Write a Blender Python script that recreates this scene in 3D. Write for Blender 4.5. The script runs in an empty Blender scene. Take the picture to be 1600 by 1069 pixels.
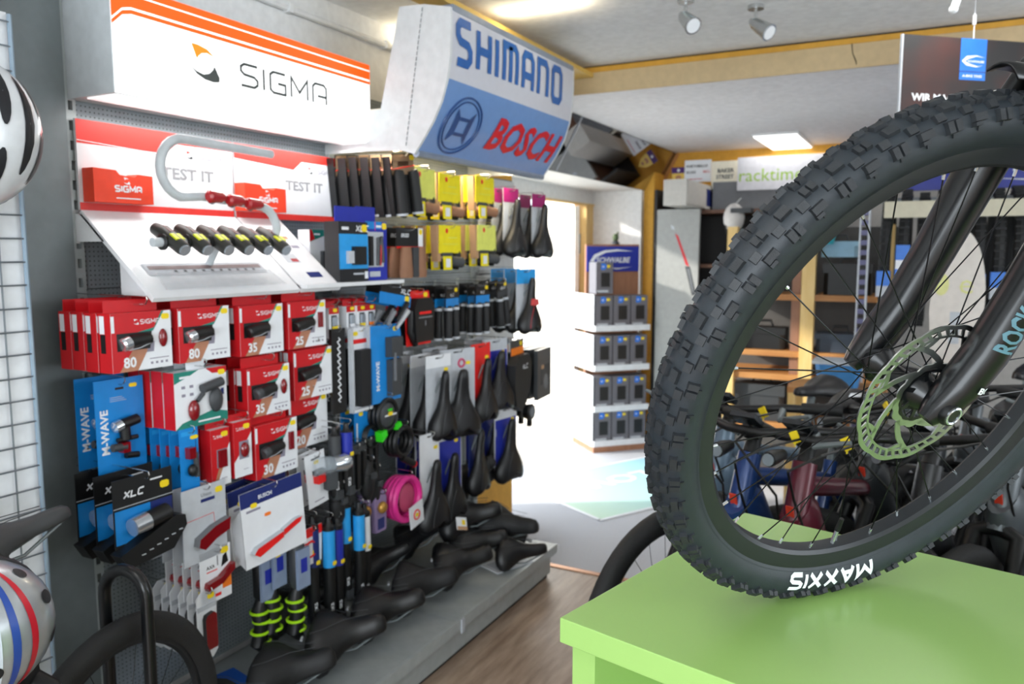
import bpy, bmesh, math, random
from mathutils import Vector, Matrix
from math import sin, cos, pi, radians, sqrt, atan2
random.seed(7)
SC = bpy.context.scene
COL = SC.collection

# ------------------------------------------------------------------ camera, world, lights, exposure
CAM_H = 1.47
cd = bpy.data.cameras.new('camera'); cam = bpy.data.objects.new('camera', cd); COL.objects.link(cam)
cam.location = (0, 0, CAM_H)
cam.rotation_euler = (radians(90) - math.atan(142 / 1240.0), 0, math.atan(652 / sqrt(1240.0 ** 2 + 142 ** 2)))
cd.sensor_width = 36.0; cd.lens = 1240.0 / 1600.0 * 36.0; cd.clip_start = 0.02; cd.clip_end = 60
cd.dof.use_dof = True; cd.dof.focus_distance = 1.05; cd.dof.aperture_fstop = 6.5
SC.camera = cam
SC.view_settings.view_transform = 'Standard'; SC.view_settings.look = 'None'
SC.view_settings.gamma = 1.0; SC.view_settings.use_curve_mapping = False
SC.view_settings.exposure = -0.50
W = bpy.data.worlds.new('daylight'); SC.world = W; W.use_nodes = True
bg = W.node_tree.nodes['Background']; bg.inputs['Color'].default_value = (0.86, 0.93, 1.0, 1); bg.inputs['Strength'].default_value = 6.0

def area(name, loc, target, sx, sy, watts, color=(1, 1, 1), spread=180):
    l = bpy.data.lights.new(name, 'AREA'); l.shape = 'RECTANGLE'; l.size = sx; l.size_y = sy
    l.energy = watts; l.color = color; l.spread = radians(spread)
    o = bpy.data.objects.new(name, l); COL.objects.link(o); o.location = loc
    o.rotation_euler = (Vector(target) - Vector(loc)).to_track_quat('-Z', 'Y').to_euler()
    return o
sun = bpy.data.lights.new('sun', 'SUN'); sun.energy = 8.0; sun.angle = radians(3); sun.color = (1, .95, .86)
so = bpy.data.objects.new('sun', sun); COL.objects.link(so); so.location = (-6, 0, 6)
so.rotation_euler = Vector((.75, .45, -.35)).to_track_quat('-Z', 'Y').to_euler()
# the shop window behind the photographer and the one in the right-hand wall
area('window_daylight', (0.8, -2.85, 1.55), (0.2, 3, 1.75), 3.6, 1.7, 165, (.88, .95, 1.0))
area('side_window_daylight', (4.4, 2.6, 1.6), (0, 2.8, 1.9), 3.6, 1.6, 58, (.90, .95, 1.0))
# ceiling panels of the shop (the panels themselves are built below)
LEDS = [(-0.95, 6.05, 2.235), (0.9, 5.6, 2.235), (0.06, 3.12, 2.365), (1.9, 2.6, 2.365), (1.4, 0.2, 2.365), (-0.7, 0.3, 2.365)]
for i, p in enumerate(LEDS):
    area('panel_light', (p[0], p[1], p[2] - .03), (p[0], p[1], 0), .55, .55, 6 if i > 1 else 5, (1, .97, .92))
# tube under the second canopy, tubes inside the lit sign spilling down, tube above the canopy
area('canopy_tube_light', (-1.72, 2.82, 1.835), (-1.85, 2.82, 1.0), .95, .05, 9, (1, .86, .64))
area('sign_tube_light', (-1.86, 1.82, 1.835), (-1.80, 1.82, 1.0), .9, .08, 4.2, (1, .98, .95))
area('cove_tube_light', (-1.62, 2.8, 2.30), (-1.62, 2.8, 3), .9, .06, 3.0, (1, .83, .55))

# ------------------------------------------------------------------ materials
def lin(h):
    h = h.lstrip('#'); r = []
    for i in (0, 2, 4):
        c = int(h[i:i + 2], 16) / 255.0
        r.append(c / 12.92 if c <= .04045 else ((c + .055) / 1.055) ** 2.4)
    return tuple(r)
MATS = {}
def mat(name, hexc, rough=.5, metal=0.0, var=.06, scale=30, bump=0.0, bscale=200, emit=0.0, coat=0.0, trans=0.0, alpha=1.0, spec=.5):
    if name in MATS: return MATS[name]
    m = bpy.data.materials.new(name); m.use_nodes = True; nt = m.node_tree; b = nt.nodes['Principled BSDF']
    c = lin(hexc); n = nt.nodes
    tc = n.new('ShaderNodeTexCoord'); nz = n.new('ShaderNodeTexNoise'); nz.inputs['Scale'].default_value = scale; nz.inputs['Detail'].default_value = 3
    rp = n.new('ShaderNodeValToRGB'); nt.links.new(tc.outputs['Object'], nz.inputs['Vector']); nt.links.new(nz.outputs['Fac'], rp.inputs['Fac'])
    rp.color_ramp.elements[0].position = .3; rp.color_ramp.elements[1].position = .7
    rp.color_ramp.elements[0].color = tuple(x * (1 - var) for x in c) + (1,); rp.color_ramp.elements[1].color = tuple(min(1, x * (1 + var)) for x in c) + (1,)
    nt.links.new(rp.outputs['Color'], b.inputs['Base Color'])
    b.inputs['Roughness'].default_value = rough; b.inputs['Metallic'].default_value = metal
    b.inputs['Specular IOR Level'].default_value = spec
    if coat: b.inputs['Coat Weight'].default_value = coat; b.inputs['Coat Roughness'].default_value = .1
    if trans: b.inputs['Transmission Weight'].default_value = trans
    if alpha < 1: b.inputs['Alpha'].default_value = alpha
    if emit:
        b.inputs['Emission Color'].default_value = c + (1,); b.inputs['Emission Strength'].default_value = emit
    if bump:
        bn = n.new('ShaderNodeTexNoise'); bn.inputs['Scale'].default_value = bscale; bn.inputs['Detail'].default_value = 4
        bp = n.new('ShaderNodeBump'); bp.inputs['Strength'].default_value = bump; bp.inputs['Distance'].default_value = .002
        nt.links.new(tc.outputs['Object'], bn.inputs['Vector']); nt.links.new(bn.outputs['Fac'], bp.inputs['Height']); nt.links.new(bp.outputs['Normal'], b.inputs['Normal'])
    MATS[name] = m; return m
def mat_peg(name, hexc, pitch=.025, r=.22):
    m = mat(name, hexc, .45, 0.2); nt = m.node_tree; n = nt.nodes; b = n['Principled BSDF']
    tc = n.new('ShaderNodeTexCoord'); mp = n.new('ShaderNodeMapping'); mp.inputs['Scale'].default_value = (1 / pitch,) * 3
    nt.links.new(tc.outputs['Object'], mp.inputs['Vector'])
    fr = n.new('ShaderNodeVectorMath'); fr.operation = 'FRACTION'; nt.links.new(mp.outputs[0], fr.inputs[0])
    sb = n.new('ShaderNodeVectorMath'); sb.operation = 'SUBTRACT'; sb.inputs[1].default_value = (.5, .5, .5); nt.links.new(fr.outputs[0], sb.inputs[0])
    ml = n.new('ShaderNodeVectorMath'); ml.operation = 'MULTIPLY'; ml.inputs[1].default_value = (0, 1, 1); nt.links.new(sb.outputs[0], ml.inputs[0])
    ln = n.new('ShaderNodeVectorMath'); ln.operation = 'LENGTH'; nt.links.new(ml.outputs[0], ln.inputs[0])
    lt = n.new('ShaderNodeMath'); lt.operation = 'LESS_THAN'; lt.inputs[1].default_value = r; nt.links.new(ln.outputs['Value'], lt.inputs[0])
    mx = n.new('ShaderNodeMixRGB'); nt.links.new(lt.outputs[0], mx.inputs['Fac'])
    src = b.inputs['Base Color'].links[0].from_socket; nt.links.new(src, mx.inputs['Color1']); mx.inputs['Color2'].default_value = (.06, .07, .075, 1)
    nt.links.new(mx.outputs[0], b.inputs['Base Color'])
    return m
def mat_wood(name, c1, c2, rough=.4, scale=(3, 40, 3), coat=0.0):
    m = bpy.data.materials.new(name); m.use_nodes = True; nt = m.node_tree; n = nt.nodes; b = n['Principled BSDF']
    tc = n.new('ShaderNodeTexCoord'); mp = n.new('ShaderNodeMapping'); mp.inputs['Scale'].default_value = scale; nt.links.new(tc.outputs['Object'], mp.inputs[0])
    nz = n.new('ShaderNodeTexNoise'); nz.inputs['Scale'].default_value = 1; nz.inputs['Detail'].default_value = 6; nz.inputs['Roughness'].default_value = .65; nt.links.new(mp.outputs[0], nz.inputs['Vector'])
    rp = n.new('ShaderNodeValToRGB'); rp.color_ramp.elements[0].position = .32; rp.color_ramp.elements[1].position = .68
    rp.color_ramp.elements[0].color = lin(c1) + (1,); rp.color_ramp.elements[1].color = lin(c2) + (1,)
    nt.links.new(nz.outputs['Fac'], rp.inputs[0]); nt.links.new(rp.outputs[0], b.inputs['Base Color']); b.inputs['Roughness'].default_value = rough
    if coat: b.inputs['Coat Weight'].default_value = coat
    MATS[name] = m; return m
WHITE = mat('white_paint', '#E2E3E2', .6); CEIL = mat('ceiling_white', '#E8EAEC', .8, bump=.15, bscale=60)
CEIL2 = mat('ceiling_low', '#F0F0F5', .8, bump=.15, bscale=60)
YEL = mat('yellow_wall', '#D9A23A', .7, bump=.2, bscale=80); BEIGE = mat('beige_wall', '#D0B88F', .75, bump=.2, bscale=80)
STEEL = mat('grey_steel', '#A9B0B0', .4, .15); STEELD = mat('dark_grey_steel', '#70787A', .45, .15)
PEG = mat_peg('perforated_grey', '#8C9498', .0125, .17); CHROME = mat('chrome_wire', '#D8D8D8', .18, 1.0)
BLACK = mat('black_plastic', '#0F1011', .45); SOFT = mat('black_foam', '#111214', .62, bump=.25, bscale=300); LEATHER = mat('black_saddle_cover', '#121214', .42, bump=.2, bscale=500)
GREY = mat('mid_grey', '#6D7074', .5); LGREY = mat('light_grey', '#B9BEC4', .5); DGREY = mat('dark_grey', '#3A3D40', .5)
RED = mat('light_box_red', '#C2131C', .4, var=.04); DRED = mat('dark_red_lens', '#7C0D16', .2, coat=.5); BRED = mat('bright_red', '#E0211F', .35)
PW = mat('print_white', '#E3E6EA', .45, var=.02); TEAL = mat('print_teal', '#1F7F70', .45); BROWN = mat('print_brown', '#B07A5E', .45); PGREY = mat('print_grey', '#8A8796', .5)
YST = mat('price_sticker_yellow', '#F0D318', .5, var=.03); OST = mat('sticker_orange', '#EF7A1A', .5)
BLUE = mat('card_blue', '#1683CF', .35, var=.04); DBLUE = mat('card_dark_blue', '#2230A0', .4); NAVY = mat('print_navy', '#1F2C6B', .4); SKY = mat('card_sky_blue', '#2A9ADF', .35)
YCARD = mat('yellow_card', '#E9D90A', .5, var=.05); YCARD2 = mat('pale_yellow_card', '#DCE16A', .5); KRAFT = mat('brown_grip', '#8A6248', .7, bump=.3, bscale=200); KCARD = mat('kraft_card', '#B48E6A', .7)
PURP = mat('magenta_card', '#9C1566', .45); PINK = mat('pink_cable', '#E0338F', .4); NEON = mat('neon_green', '#A8E01E', .4); NGREEN = mat('bright_green', '#33D11E', .4)
CLEAR = mat('clear_plastic', '#C7D3DC', .15, alpha=.35, coat=.3); SILVER = mat('silver_reflector', '#CDD3D8', .15, .8); LAMPG = mat('lamp_lens', '#B8C2CC', .08, .6)
GREEN = mat('green_lacquer', '#9CC56E', .30, var=.02, scale=3); LIGHTGREEN = GREEN
TYRE = mat('tyre_rubber', '#242B31', .50, var=.12, scale=60, bump=.12, bscale=900); RIMM = mat('rim_black', '#2A2D30', .40, .3); KNOB = mat('tread_rubber', '#23272B', .55, var=.15, scale=90, bump=.2, bscale=700)
FORKM = mat('fork_black', '#101214', .30, .2, coat=.2); SPOKEM = mat('spoke_black', '#1B1C1E', .3, .6); ROTOR = mat('rotor_steel', '#C7CBC9', .28, 1.0); DECAL = mat('decal_teal_grey', '#557F8C', .5); LETTER = mat('lettering_white', '#E6F0F0', .5)

# ------------------------------------------------------------------ mesh builder
class MB:
    def __init__(s): s.v = []; s.f = []; s.m = []; s.mats = []; s.T = None; s.sm = []
    def mi(s, m):
        if m not in s.mats: s.mats.append(m)
        return s.mats.index(m)
    def add(s, vs, fs, m, smooth=False):
        o = len(s.v); k = s.mi(m)
        if s.T is not None: vs = [tuple(s.T @ Vector(p)) for p in vs]
        s.v += [tuple(p) for p in vs]
        for f in fs: s.f.append([i + o for i in f]); s.m.append(k); s.sm.append(smooth)
    def box(s, x0, y0, z0, x1, y1, z1, m):
        v = [(x0, y0, z0), (x1, y0, z0), (x1, y1, z0), (x0, y1, z0), (x0, y0, z1), (x1, y0, z1), (x1, y1, z1), (x0, y1, z1)]
        s.add(v, [(0, 3, 2, 1), (4, 5, 6, 7), (0, 1, 5, 4), (1, 2, 6, 5), (2, 3, 7, 6), (3, 0, 4, 7)], m); return s
    def boxm(s, M, sx, sy, sz, m):   # box centred in frame M
        a, b, c = sx / 2, sy / 2, sz / 2
        v = [M @ Vector(p) for p in [(-a, -b, -c), (a, -b, -c), (a, b, -c), (-a, b, -c), (-a, -b, c), (a, -b, c), (a, b, c), (-a, b, c)]]
        s.add(v, [(0, 3, 2, 1), (4, 5, 6, 7), (0, 1, 5, 4), (1, 2, 6, 5), (2, 3, 7, 6), (3, 0, 4, 7)], m); return s
    def prism(s, pts, y0, y1, m, side=None):     # outline in (x,z), counter-clockwise seen from -y; y0 front
        n = len(pts); v = [(p[0], y0, p[1]) for p in pts] + [(p[0], y1, p[1]) for p in pts]
        s.add(v, [list(range(n)), list(range(2 * n - 1, n - 1, -1))], m)
        s.add(v, [(i, i + n, (i + 1) % n + n, (i + 1) % n) for i in range(n)], side or m); return s
    def poly(s, pts, m): s.add(pts, [list(range(len(pts)))], m); return s
    def flat(s, pts, y, m): return s.poly([(p[0], y, p[1]) for p in pts], m)
    def rect(s, x0, z0, x1, z1, y, m): return s.flat([(x0, z0), (x1, z0), (x1, z1), (x0, z1)], y, m)
    def tube(s, pts, r, m, n=8, caps=True, closed=False):
        P = [Vector(p) for p in pts]; N = len(P); R = r if isinstance(r, (list, tuple)) else [r] * N
        T = []
        for i in range(N):
            a = P[i - 1] if (i > 0 or closed) else P[i]; b = P[(i + 1) % N] if (i < N - 1 or closed) else P[i]
            T.append((b - a).normalized())
        up = Vector((0, 0, 1)) if abs(T[0].z) < .9 else Vector((1, 0, 0))
        u = (up - T[0] * up.dot(T[0])).normalized(); vs = []
        for i in range(N):
            u = (u - T[i] * u.dot(T[i])).normalized(); w = T[i].cross(u)
            for k in range(n):
                a = 2 * pi * k / n; vs.append(P[i] + (u * cos(a) + w * sin(a)) * R[i])
        fs = []
        for i in range(N if closed else N - 1):
            for k in range(n):
                j = (i + 1) % N; fs.append((i * n + k, i * n + (k + 1) % n, j * n + (k + 1) % n, j * n + k))
        if caps and not closed: fs += [list(range(n - 1, -1, -1)), list(range((N - 1) * n, N * n))]
        s.add(vs, fs, m, True); return s
    def cyl(s, p0, p1, r0, m, r1=None, n=12): return s.tube([p0, p1], [r0, r0 if r1 is None else r1], m, n)
    def loft(s, rings, m, caps=True, smooth=True):
        n = len(rings[0]); vs = [p for r in rings for p in r]; fs = []
        for i in range(len(rings) - 1):
            for k in range(n): fs.append((i * n + k, i * n + (k + 1) % n, (i + 1) * n + (k + 1) % n, (i + 1) * n + k))
        if caps: fs += [list(range(n - 1, -1, -1)), list(range((len(rings) - 1) * n, len(rings) * n))]
        s.add(vs, fs, m, smooth); return s
    def ell(s, c, rx, ry, rz, m, nu=12, nv=8, t0=0.0, t1=pi):
        rings = []
        for j in range(nv + 1):
            t = t0 + (t1 - t0) * j / nv; t = min(max(t, .02), pi - .02)
            rings.append([(c[0] + rx * sin(t) * cos(-2 * pi * i / nu), c[1] + ry * sin(t) * sin(-2 * pi * i / nu), c[2] + rz * cos(t)) for i in range(nu)])
        return s.loft(rings, m)
    def torus(s, c, R, r, m, axis='y', n=24, k=8, a0=0, a1=2 * pi):
        ax = {'y': lambda a: (cos(a), 0, sin(a)), 'z': lambda a: (cos(a), sin(a), 0), 'x': lambda a: (0, cos(a), sin(a))}[axis]
        full = abs(a1 - a0 - 2 * pi) < 1e-6; N = n if full else n + 1
        pts = [Vector(c) + Vector(ax(a0 + (a1 - a0) * i / n)) * R for i in range(N)]
        return s.tube(pts, r, m, k, closed=full)
    def text(s, t, x, z, h, m, y=0.0, bold=False, shear=0.0, align='l', rot=0.0, sx=1.0, fn=None):
        V, F, w, hh = glyphs(t, bold, shear); k = h / hh
        ox = {'l': 0, 'c': -w / 2, 'r': -w}[align]; c, sn = cos(rot), sin(rot); vs = []
        for (px, pz) in V:
            a, b = (px + ox) * k * sx, pz * k; a, b = x + a * c - b * sn, z + a * sn + b * c
            vs.append(fn(a, b) if fn else (a, y, b))
        s.add(vs, F, m); return s
    def strokes(s, t, x, z, h, m, y=0.0, wd=.16, cw=.8, gap=.3, shear=0.0, align='l', fn=None, sub=1, widths=None):
        tw = sum((widths or {}).get(c, CW.get(c, 1.0)) * cw + gap for c in t) - gap
        X = x + {'l': 0, 'c': -tw * h / 2, 'r': -tw * h}[align]
        for c in t:
            w = (widths or {}).get(c, CW.get(c, 1.0)) * cw
            for line in STROKE.get(c, []):
                P = [(p[0] * w, p[1]) for p in line]; L, Rr = ribbon(P, wd)
                for i in range(len(P) - 1):
                    for q in range(sub):
                        f0, f1 = q / sub, (q + 1) / sub
                        lp = lambda a, b, f: (a[0] + (b[0] - a[0]) * f, a[1] + (b[1] - a[1]) * f)
                        quad = [lp(Rr[i], Rr[i + 1], f0), lp(Rr[i], Rr[i + 1], f1), lp(L[i], L[i + 1], f1), lp(L[i], L[i + 1], f0)]
                        pts = []
                        for (a, b) in quad:
                            a, b = X + (a + shear * b) * h, z + b * h
                            pts.append(fn(a, b) if fn else (a, y, b))
                        s.poly(pts, m)
            X += (w + gap) * h
        return s
    def build(s, name, parent=None, smooth_angle=.7, matrix=None):
        me = bpy.data.meshes.new(name); me.from_pydata(s.v, [], s.f); me.update()
        for m in s.mats: me.materials.append(m)
        me.polygons.foreach_set('material_index', s.m); me.polygons.foreach_set('use_smooth', s.sm)
        if any(s.sm): me.set_sharp_from_angle(angle=smooth_angle)
        o = bpy.data.objects.new(name, me); COL.objects.link(o)
        if parent is not None: o.parent = parent
        if matrix is not None: o.matrix_local = matrix
        return o
def ribbon(P, w):
    n = len(P); L = []; R = []
    for i in range(n):
        ds = []
        if i > 0: ds.append(Vector((P[i][0] - P[i - 1][0], P[i][1] - P[i - 1][1])).normalized())
        if i < n - 1: ds.append(Vector((P[i + 1][0] - P[i][0], P[i + 1][1] - P[i][1])).normalized())
        d = sum(ds, Vector((0, 0))).normalized(); nn = Vector((-d.y, d.x)); k = w / 2 / max(.4, nn.dot(Vector((-ds[0].y, ds[0].x))))
        L.append((P[i][0] + nn.x * k, P[i][1] + nn.y * k)); R.append((P[i][0] - nn.x * k, P[i][1] - nn.y * k))
    return L, R
STROKE = {
 'S': [[(1, 1), (.2, 1), (0, .86), (0, .66), (.2, .52), (.8, .48), (1, .34), (1, .14), (.8, 0), (0, 0)]],
 'I': [[(0, 0), (0, 1)]], 'G': [[(1, 1), (.2, 1), (0, .86), (0, .14), (.2, 0), (1, 0), (1, .48), (.5, .48)]],
 'M': [[(0, 0), (0, 1), (.5, .3), (1, 1), (1, 0)]], 'm': [[(0, 0), (0, 1), (.85, 1), (1, .88), (1, 0)], [(.5, 0), (.5, 1)]],
 'A': [[(0, 0), (0, .85), (.18, 1), (.82, 1), (1, .85), (1, 0)], [(.35, .38), (1, .38)]], 'a': [[(0, 0), (0, .85), (.18, 1), (.82, 1), (1, .85), (1, 0)], [(0, .38), (1, .38)]],
 'H': [[(0, 0), (0, 1)], [(1, 0), (1, 1)], [(0, .5), (1, .5)]], 'n': [[(0, 0), (0, 1), (.82, 1), (1, .85), (1, 0)]],
 'O': [[(.5, 0), (.18, 0), (0, .14), (0, .86), (.18, 1), (.82, 1), (1, .86), (1, .14), (.82, 0), (.5, 0)]],
 'Z': [[(0, 0), (.5, 1), (1, 0)], [(.22, .3), (.78, .3)]],
 'X': [[(0, 0), (1, 1)], [(0, 1), (1, 0)]], 'L': [[(0, 1), (0, 0), (1, 0)]], 'C': [[(1, 1), (.2, 1), (0, .86), (0, .14), (.2, 0), (1, 0)]],
 'W': [[(0, 1), (.25, 0), (.5, .7), (.75, 0), (1, 1)]], 'V': [[(0, 1), (.5, 0), (1, 1)]], 'E': [[(1, 1), (0, 1), (0, 0), (1, 0)], [(0, .5), (.8, .5)]], '-': [[(0, .5), (1, .5)]],
 'R': [[(0, 0), (0, 1), (.8, 1), (1, .85), (1, .62), (.8, .5), (0, .5)], [(.5, .5), (1, 0)]],
}
CW = {'I': .02, '-': .5, 'M': 1.15, 'm': 1.3}
_G = {}
def glyphs(t, bold=False, shear=0.0):
    key = (t, bold, shear)
    if key not in _G:
        c = bpy.data.curves.new('t', 'FONT'); c.body = t; c.resolution_u = 2
        if bold: c.offset = .03
        c.shear = shear
        o = bpy.data.objects.new('t', c); me = o.to_mesh(); V = [(v.co.x, v.co.y) for v in me.vertices]; F = [list(p.vertices) for p in me.polygons]
        o.to_mesh_clear(); bpy.data.objects.remove(o); bpy.data.curves.remove(c)
        x0 = min(p[0] for p in V); z0 = min(p[1] for p in V); x1 = max(p[0] for p in V); z1 = max(p[1] for p in V)
        _G[key] = ([(p[0] - x0, p[1] - z0) for p in V], F, x1 - x0, z1 - z0)
    return _G[key]
def glyph_grid(t, bold, shear, nx, nz):
    V, F, w, hh = glyphs(t, bold, shear); bm = bmesh.new(); vv = [bm.verts.new((p[0], p[1], 0)) for p in V]
    for f in F:
        try: bm.faces.new([vv[i] for i in f])
        except ValueError: pass
    for n, co, no, L in ((nz, 1, (0, 1, 0), hh), (nx, 0, (1, 0, 0), w)):
        for k in range(1, n):
            c = [0, 0, 0]; c[co] = L * k / n
            bmesh.ops.bisect_plane(bm, geom=bm.verts[:] + bm.edges[:] + bm.faces[:], plane_co=c, plane_no=no)
    bm.verts.index_update(); R = ([(v.co.x, v.co.y) for v in bm.verts], [[v.index for v in f.verts] for f in bm.faces], w, hh); bm.free(); return R
def emblem(b, x, z, h, y, m1, m2, fn=None):    # the swoosh pair left of the lamp maker's name
    A = [(.06, 1), (.28, 1.0), (.62, .93), (.88, .75), (.60, .82), (.42, .78), (.30, .68), (.24, .58)]
    B = [(0, .34), (.22, .22), (.46, .17), (.66, .23), (.80, .36), (.86, .48), (1.04, .18), (1.02, .04), (.8, 0), (.5, .03), (.22, .14)]
    for P, m in ((A, m1), (B, m2)):
        pts = [(x + p[0] * h * 1.05, z + p[1] * h) for p in P]
        b.poly([fn(*p) if fn else (p[0], y, p[1]) for p in reversed(pts)], m)

# ------------------------------------------------------------------ naming
def tag(o, label, cat, group=None, kind=None):
    o['label'] = label; o['category'] = cat
    if group: o['group'] = group
    if kind: o['kind'] = kind
    return o
def empty(name, loc=(0, 0, 0), rz=0.0):
    o = bpy.data.objects.new(name, None); COL.objects.link(o); o.location = loc; o.rotation_euler = (0, 0, rz); o.empty_display_size = .05; return o
def struct(b, name): o = b.build(name); o['kind'] = 'structure'; return o
def dup(o, parent=None):
    c = o.copy(); COL.objects.link(c)
    if parent is not None: c.parent = parent
    for ch in list(o.children):
        dup(ch, c)
    return c
ORD = ['front', 'second', 'third', 'fourth', 'fifth', 'sixth', 'seventh', 'eighth', 'ninth']
WALLROT = pi / 2      # local x -> +Y (to the right in view), local -y -> +X (into the room)
def put(o, X, Y, Z, jit=0.0, tilt=0.0, roll=0.0):
    o.location = (X, Y, Z); o.rotation_euler = (tilt, roll, WALLROT + jit); return o
WALLX = -1.967
def hook(X, Y, Z, where):
    b = MB(); L = X - WALLX
    b.tube([(0, L, 0), (0, .004, 0), (0, -.004, .002), (0, -.012, .012)], .0022, CHROME, 6)
    o = b.build('display_hook'); put(o, X, Y, Z)
    p = MB(); p.box(-.012, L - .004, -.02, .012, L, .02, STEEL); p.build('hook_plate', o)
    t = MB(); t.tube([(0, L, .022), (0, .0, .020), (0, -.010, .019), (0, -.0125, .013)], .0016, CHROME, 5); t.build('upper_wire', o)
    return tag(o, 'chrome wire display hook carrying ' + where, 'hook', 'hooks on the display wall')
def stack(o, n, X, Y, Z, dx, base, short, ref, cat, group, hz=0.0, dY=0.0, hooked=True, jit=.03, fjit=0.0, tilt=0.0, roll=0.0):
    """the front item and its copies behind it on the same hook"""
    for k in range(n):
        c = o if k == 0 else dup(o)
        put(c, X - k * dx, Y + dY * k, Z + (random.uniform(-.002, .002) if k else 0), (random.uniform(-jit, jit) if k else fjit), tilt, roll)
        tag(c, base if k == 0 else f'{ORD[k]} {short} from the front behind the {ref}', cat, group if n > 1 else None)
    if hooked: hook(X + .012, Y, Z + hz, 'the ' + ref)
# ================================================================== the room
WOODF = mat_wood('floor_vinyl', '#7C6757', '#B09A86', .38, (26, 3, 3)); CARPET = mat('carpet_grey', '#B6B8BE', .9, var=.2, scale=260, bump=.5, bscale=400)
STONE = mat('pale_stone', '#B9B2AA', .8, var=.15, scale=8); PINE = mat_wood('pine_wood', '#D9B36A', '#E9C98A', .5, (30, 30, 3)); OAK = mat_wood('oak_shelf', '#A86F3A', '#C08A50', .5, (3, 30, 30))
b = MB(); b.box(-2.05, -3, -.1, 4.5, 3.27, 0, WOODF); struct(b, 'floor')
b = MB(); b.box(-2.4, 3.27, -.1, 4.5, 6.4, 0, CARPET); struct(b, 'floor_carpet')
b = MB(); b.box(-2.0, 3.255, 0, 4.5, 3.285, .004, mat('copper_strip', '#B98A6A', .35, .6)); struct(b, 'trim_1')
b = MB(); b.box(-2.62, 3.8, -.1, -2.4, 6.0, -.002, STONE); b.box(-9, 1, -.12, -2.62, 12, -.04, STONE); struct(b, 'ground_outside')
b = MB(); b.box(-2.4, -3, 0, -2.0, 3.8, 2.5, WHITE); b.box(-2.4, 3.8, 1.94, -2.0, 6.0, 2.5, WHITE); b.box(-2.4, 6.0, 0, -2.0, 6.4, 2.5, WHITE); struct(b, 'wall_left')
b = MB(); b.box(-2.0, 3.37, 0, -1.985, 3.80, .40, YEL); b.box(-2.0, 2.3, 1.80, -1.985, 3.80, 1.93, YEL); struct(b, 'trim_2')
b = MB(); b.box(-2.0, 6.06, 0, -1.92, 6.345, 2.25, YEL); struct(b, 'trim_3')
b = MB(); b.box(-2.4, 6.35, 0, 4.5, 6.5, 2.5, YEL); struct(b, 'wall_back')
b = MB(); b.box(4.5, -3, 0, 4.6, .7, 2.5, WHITE); b.box(4.5, 4.5, 0, 4.6, 6.5, 2.5, WHITE); b.box(4.5, .7, 0, 4.6, 4.5, .7, WHITE); b.box(4.5, .7, 2.4, 4.6, 4.5, 2.5, WHITE); struct(b, 'wall_right')
b = MB(); b.box(-2.4, -3.1, 0, -1.1, -3, 2.5, WHITE); b.box(2.7, -3.1, 0, 4.5, -3, 2.5, WHITE); b.box(-1.1, -3.1, 0, 2.7, -3, .6, WHITE); b.box(-1.1, -3.1, 2.4, 2.7, -3, 2.5, WHITE); struct(b, 'wall_front')
for nm, pts in (('window_1', [(-1.1, -3.06, .6), (2.7, -3.06, .6), (2.7, -3.06, 2.4), (-1.1, -3.06, 2.4)]), ('window_2', [(4.56, .7, .7), (4.56, 4.5, .7), (4.56, 4.5, 2.4), (4.56, .7, 2.4)])):
    b = MB(); P = [Vector(p) for p in pts]
    for i in range(4): b.tube([P[i], P[(i + 1) % 4]], .03, WHITE, 4)
    b.tube([(P[0] + P[1]) / 2, (P[2] + P[3]) / 2], .025, WHITE, 4); struct(b, nm)
b = MB(); b.box(-2.0, -3, 2.38, 4.5, 3.80, 2.52, CEIL); struct(b, 'ceiling')
b = MB(); b.box(-2.0, 3.80, 2.25, 4.5, 6.35, 2.52, CEIL2); struct(b, 'ceiling_low')
b = MB(); b.box(-2.0, 3.788, 2.25, 4.5, 3.80, 2.35, BEIGE); struct(b, 'trim_4')
b = MB(); b.box(-2.0, 3.784, 2.35, 4.5, 3.80, 2.375, YEL); struct(b, 'trim_5')
b = MB(); b.tube([(.5, 3.786, 2.377), (.2, 3.786, 2.376), (-1.9, 3.786, 2.378)], .004, mat('dark_crack', '#3B3226', .9), 5); b.tube([(-.34, 3.786, 2.35), (-.335, 3.786, 2.31), (-.32, 3.786, 2.275), (-.318, 3.786, 2.26)], [.002, .0018, .0025, .0008], MATS['dark_crack'], 5); struct(b, 'trim_6')
# the conduit under the ceiling above the lit sign, and the golden cove strip
b = MB(); b.tube([(-1.985, -1, 2.295), (-1.985, 2.30, 2.295), (-1.985, 3.6, 2.293)], .012, WHITE, 8); o = b.build('cable_conduit'); tag(o, 'white cable conduit running along the wall just under the ceiling', 'conduit')
for yy in (1.6, 2.15, 2.7): b = MB(); b.box(-2.0, yy - .01, 2.28, -1.97, yy + .01, 2.31, WHITE); b.build('conduit_clip', o)
b = MB(); b.box(-1.62, 2.32, 2.325, -1.52, 3.78, 2.345, mat('gold_strip', '#D8B25A', .4)); b.box(-1.62, 2.32, 2.345, -1.60, 3.78, 2.38, MATS['gold_strip']); struct(b, 'trim_7')

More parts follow.
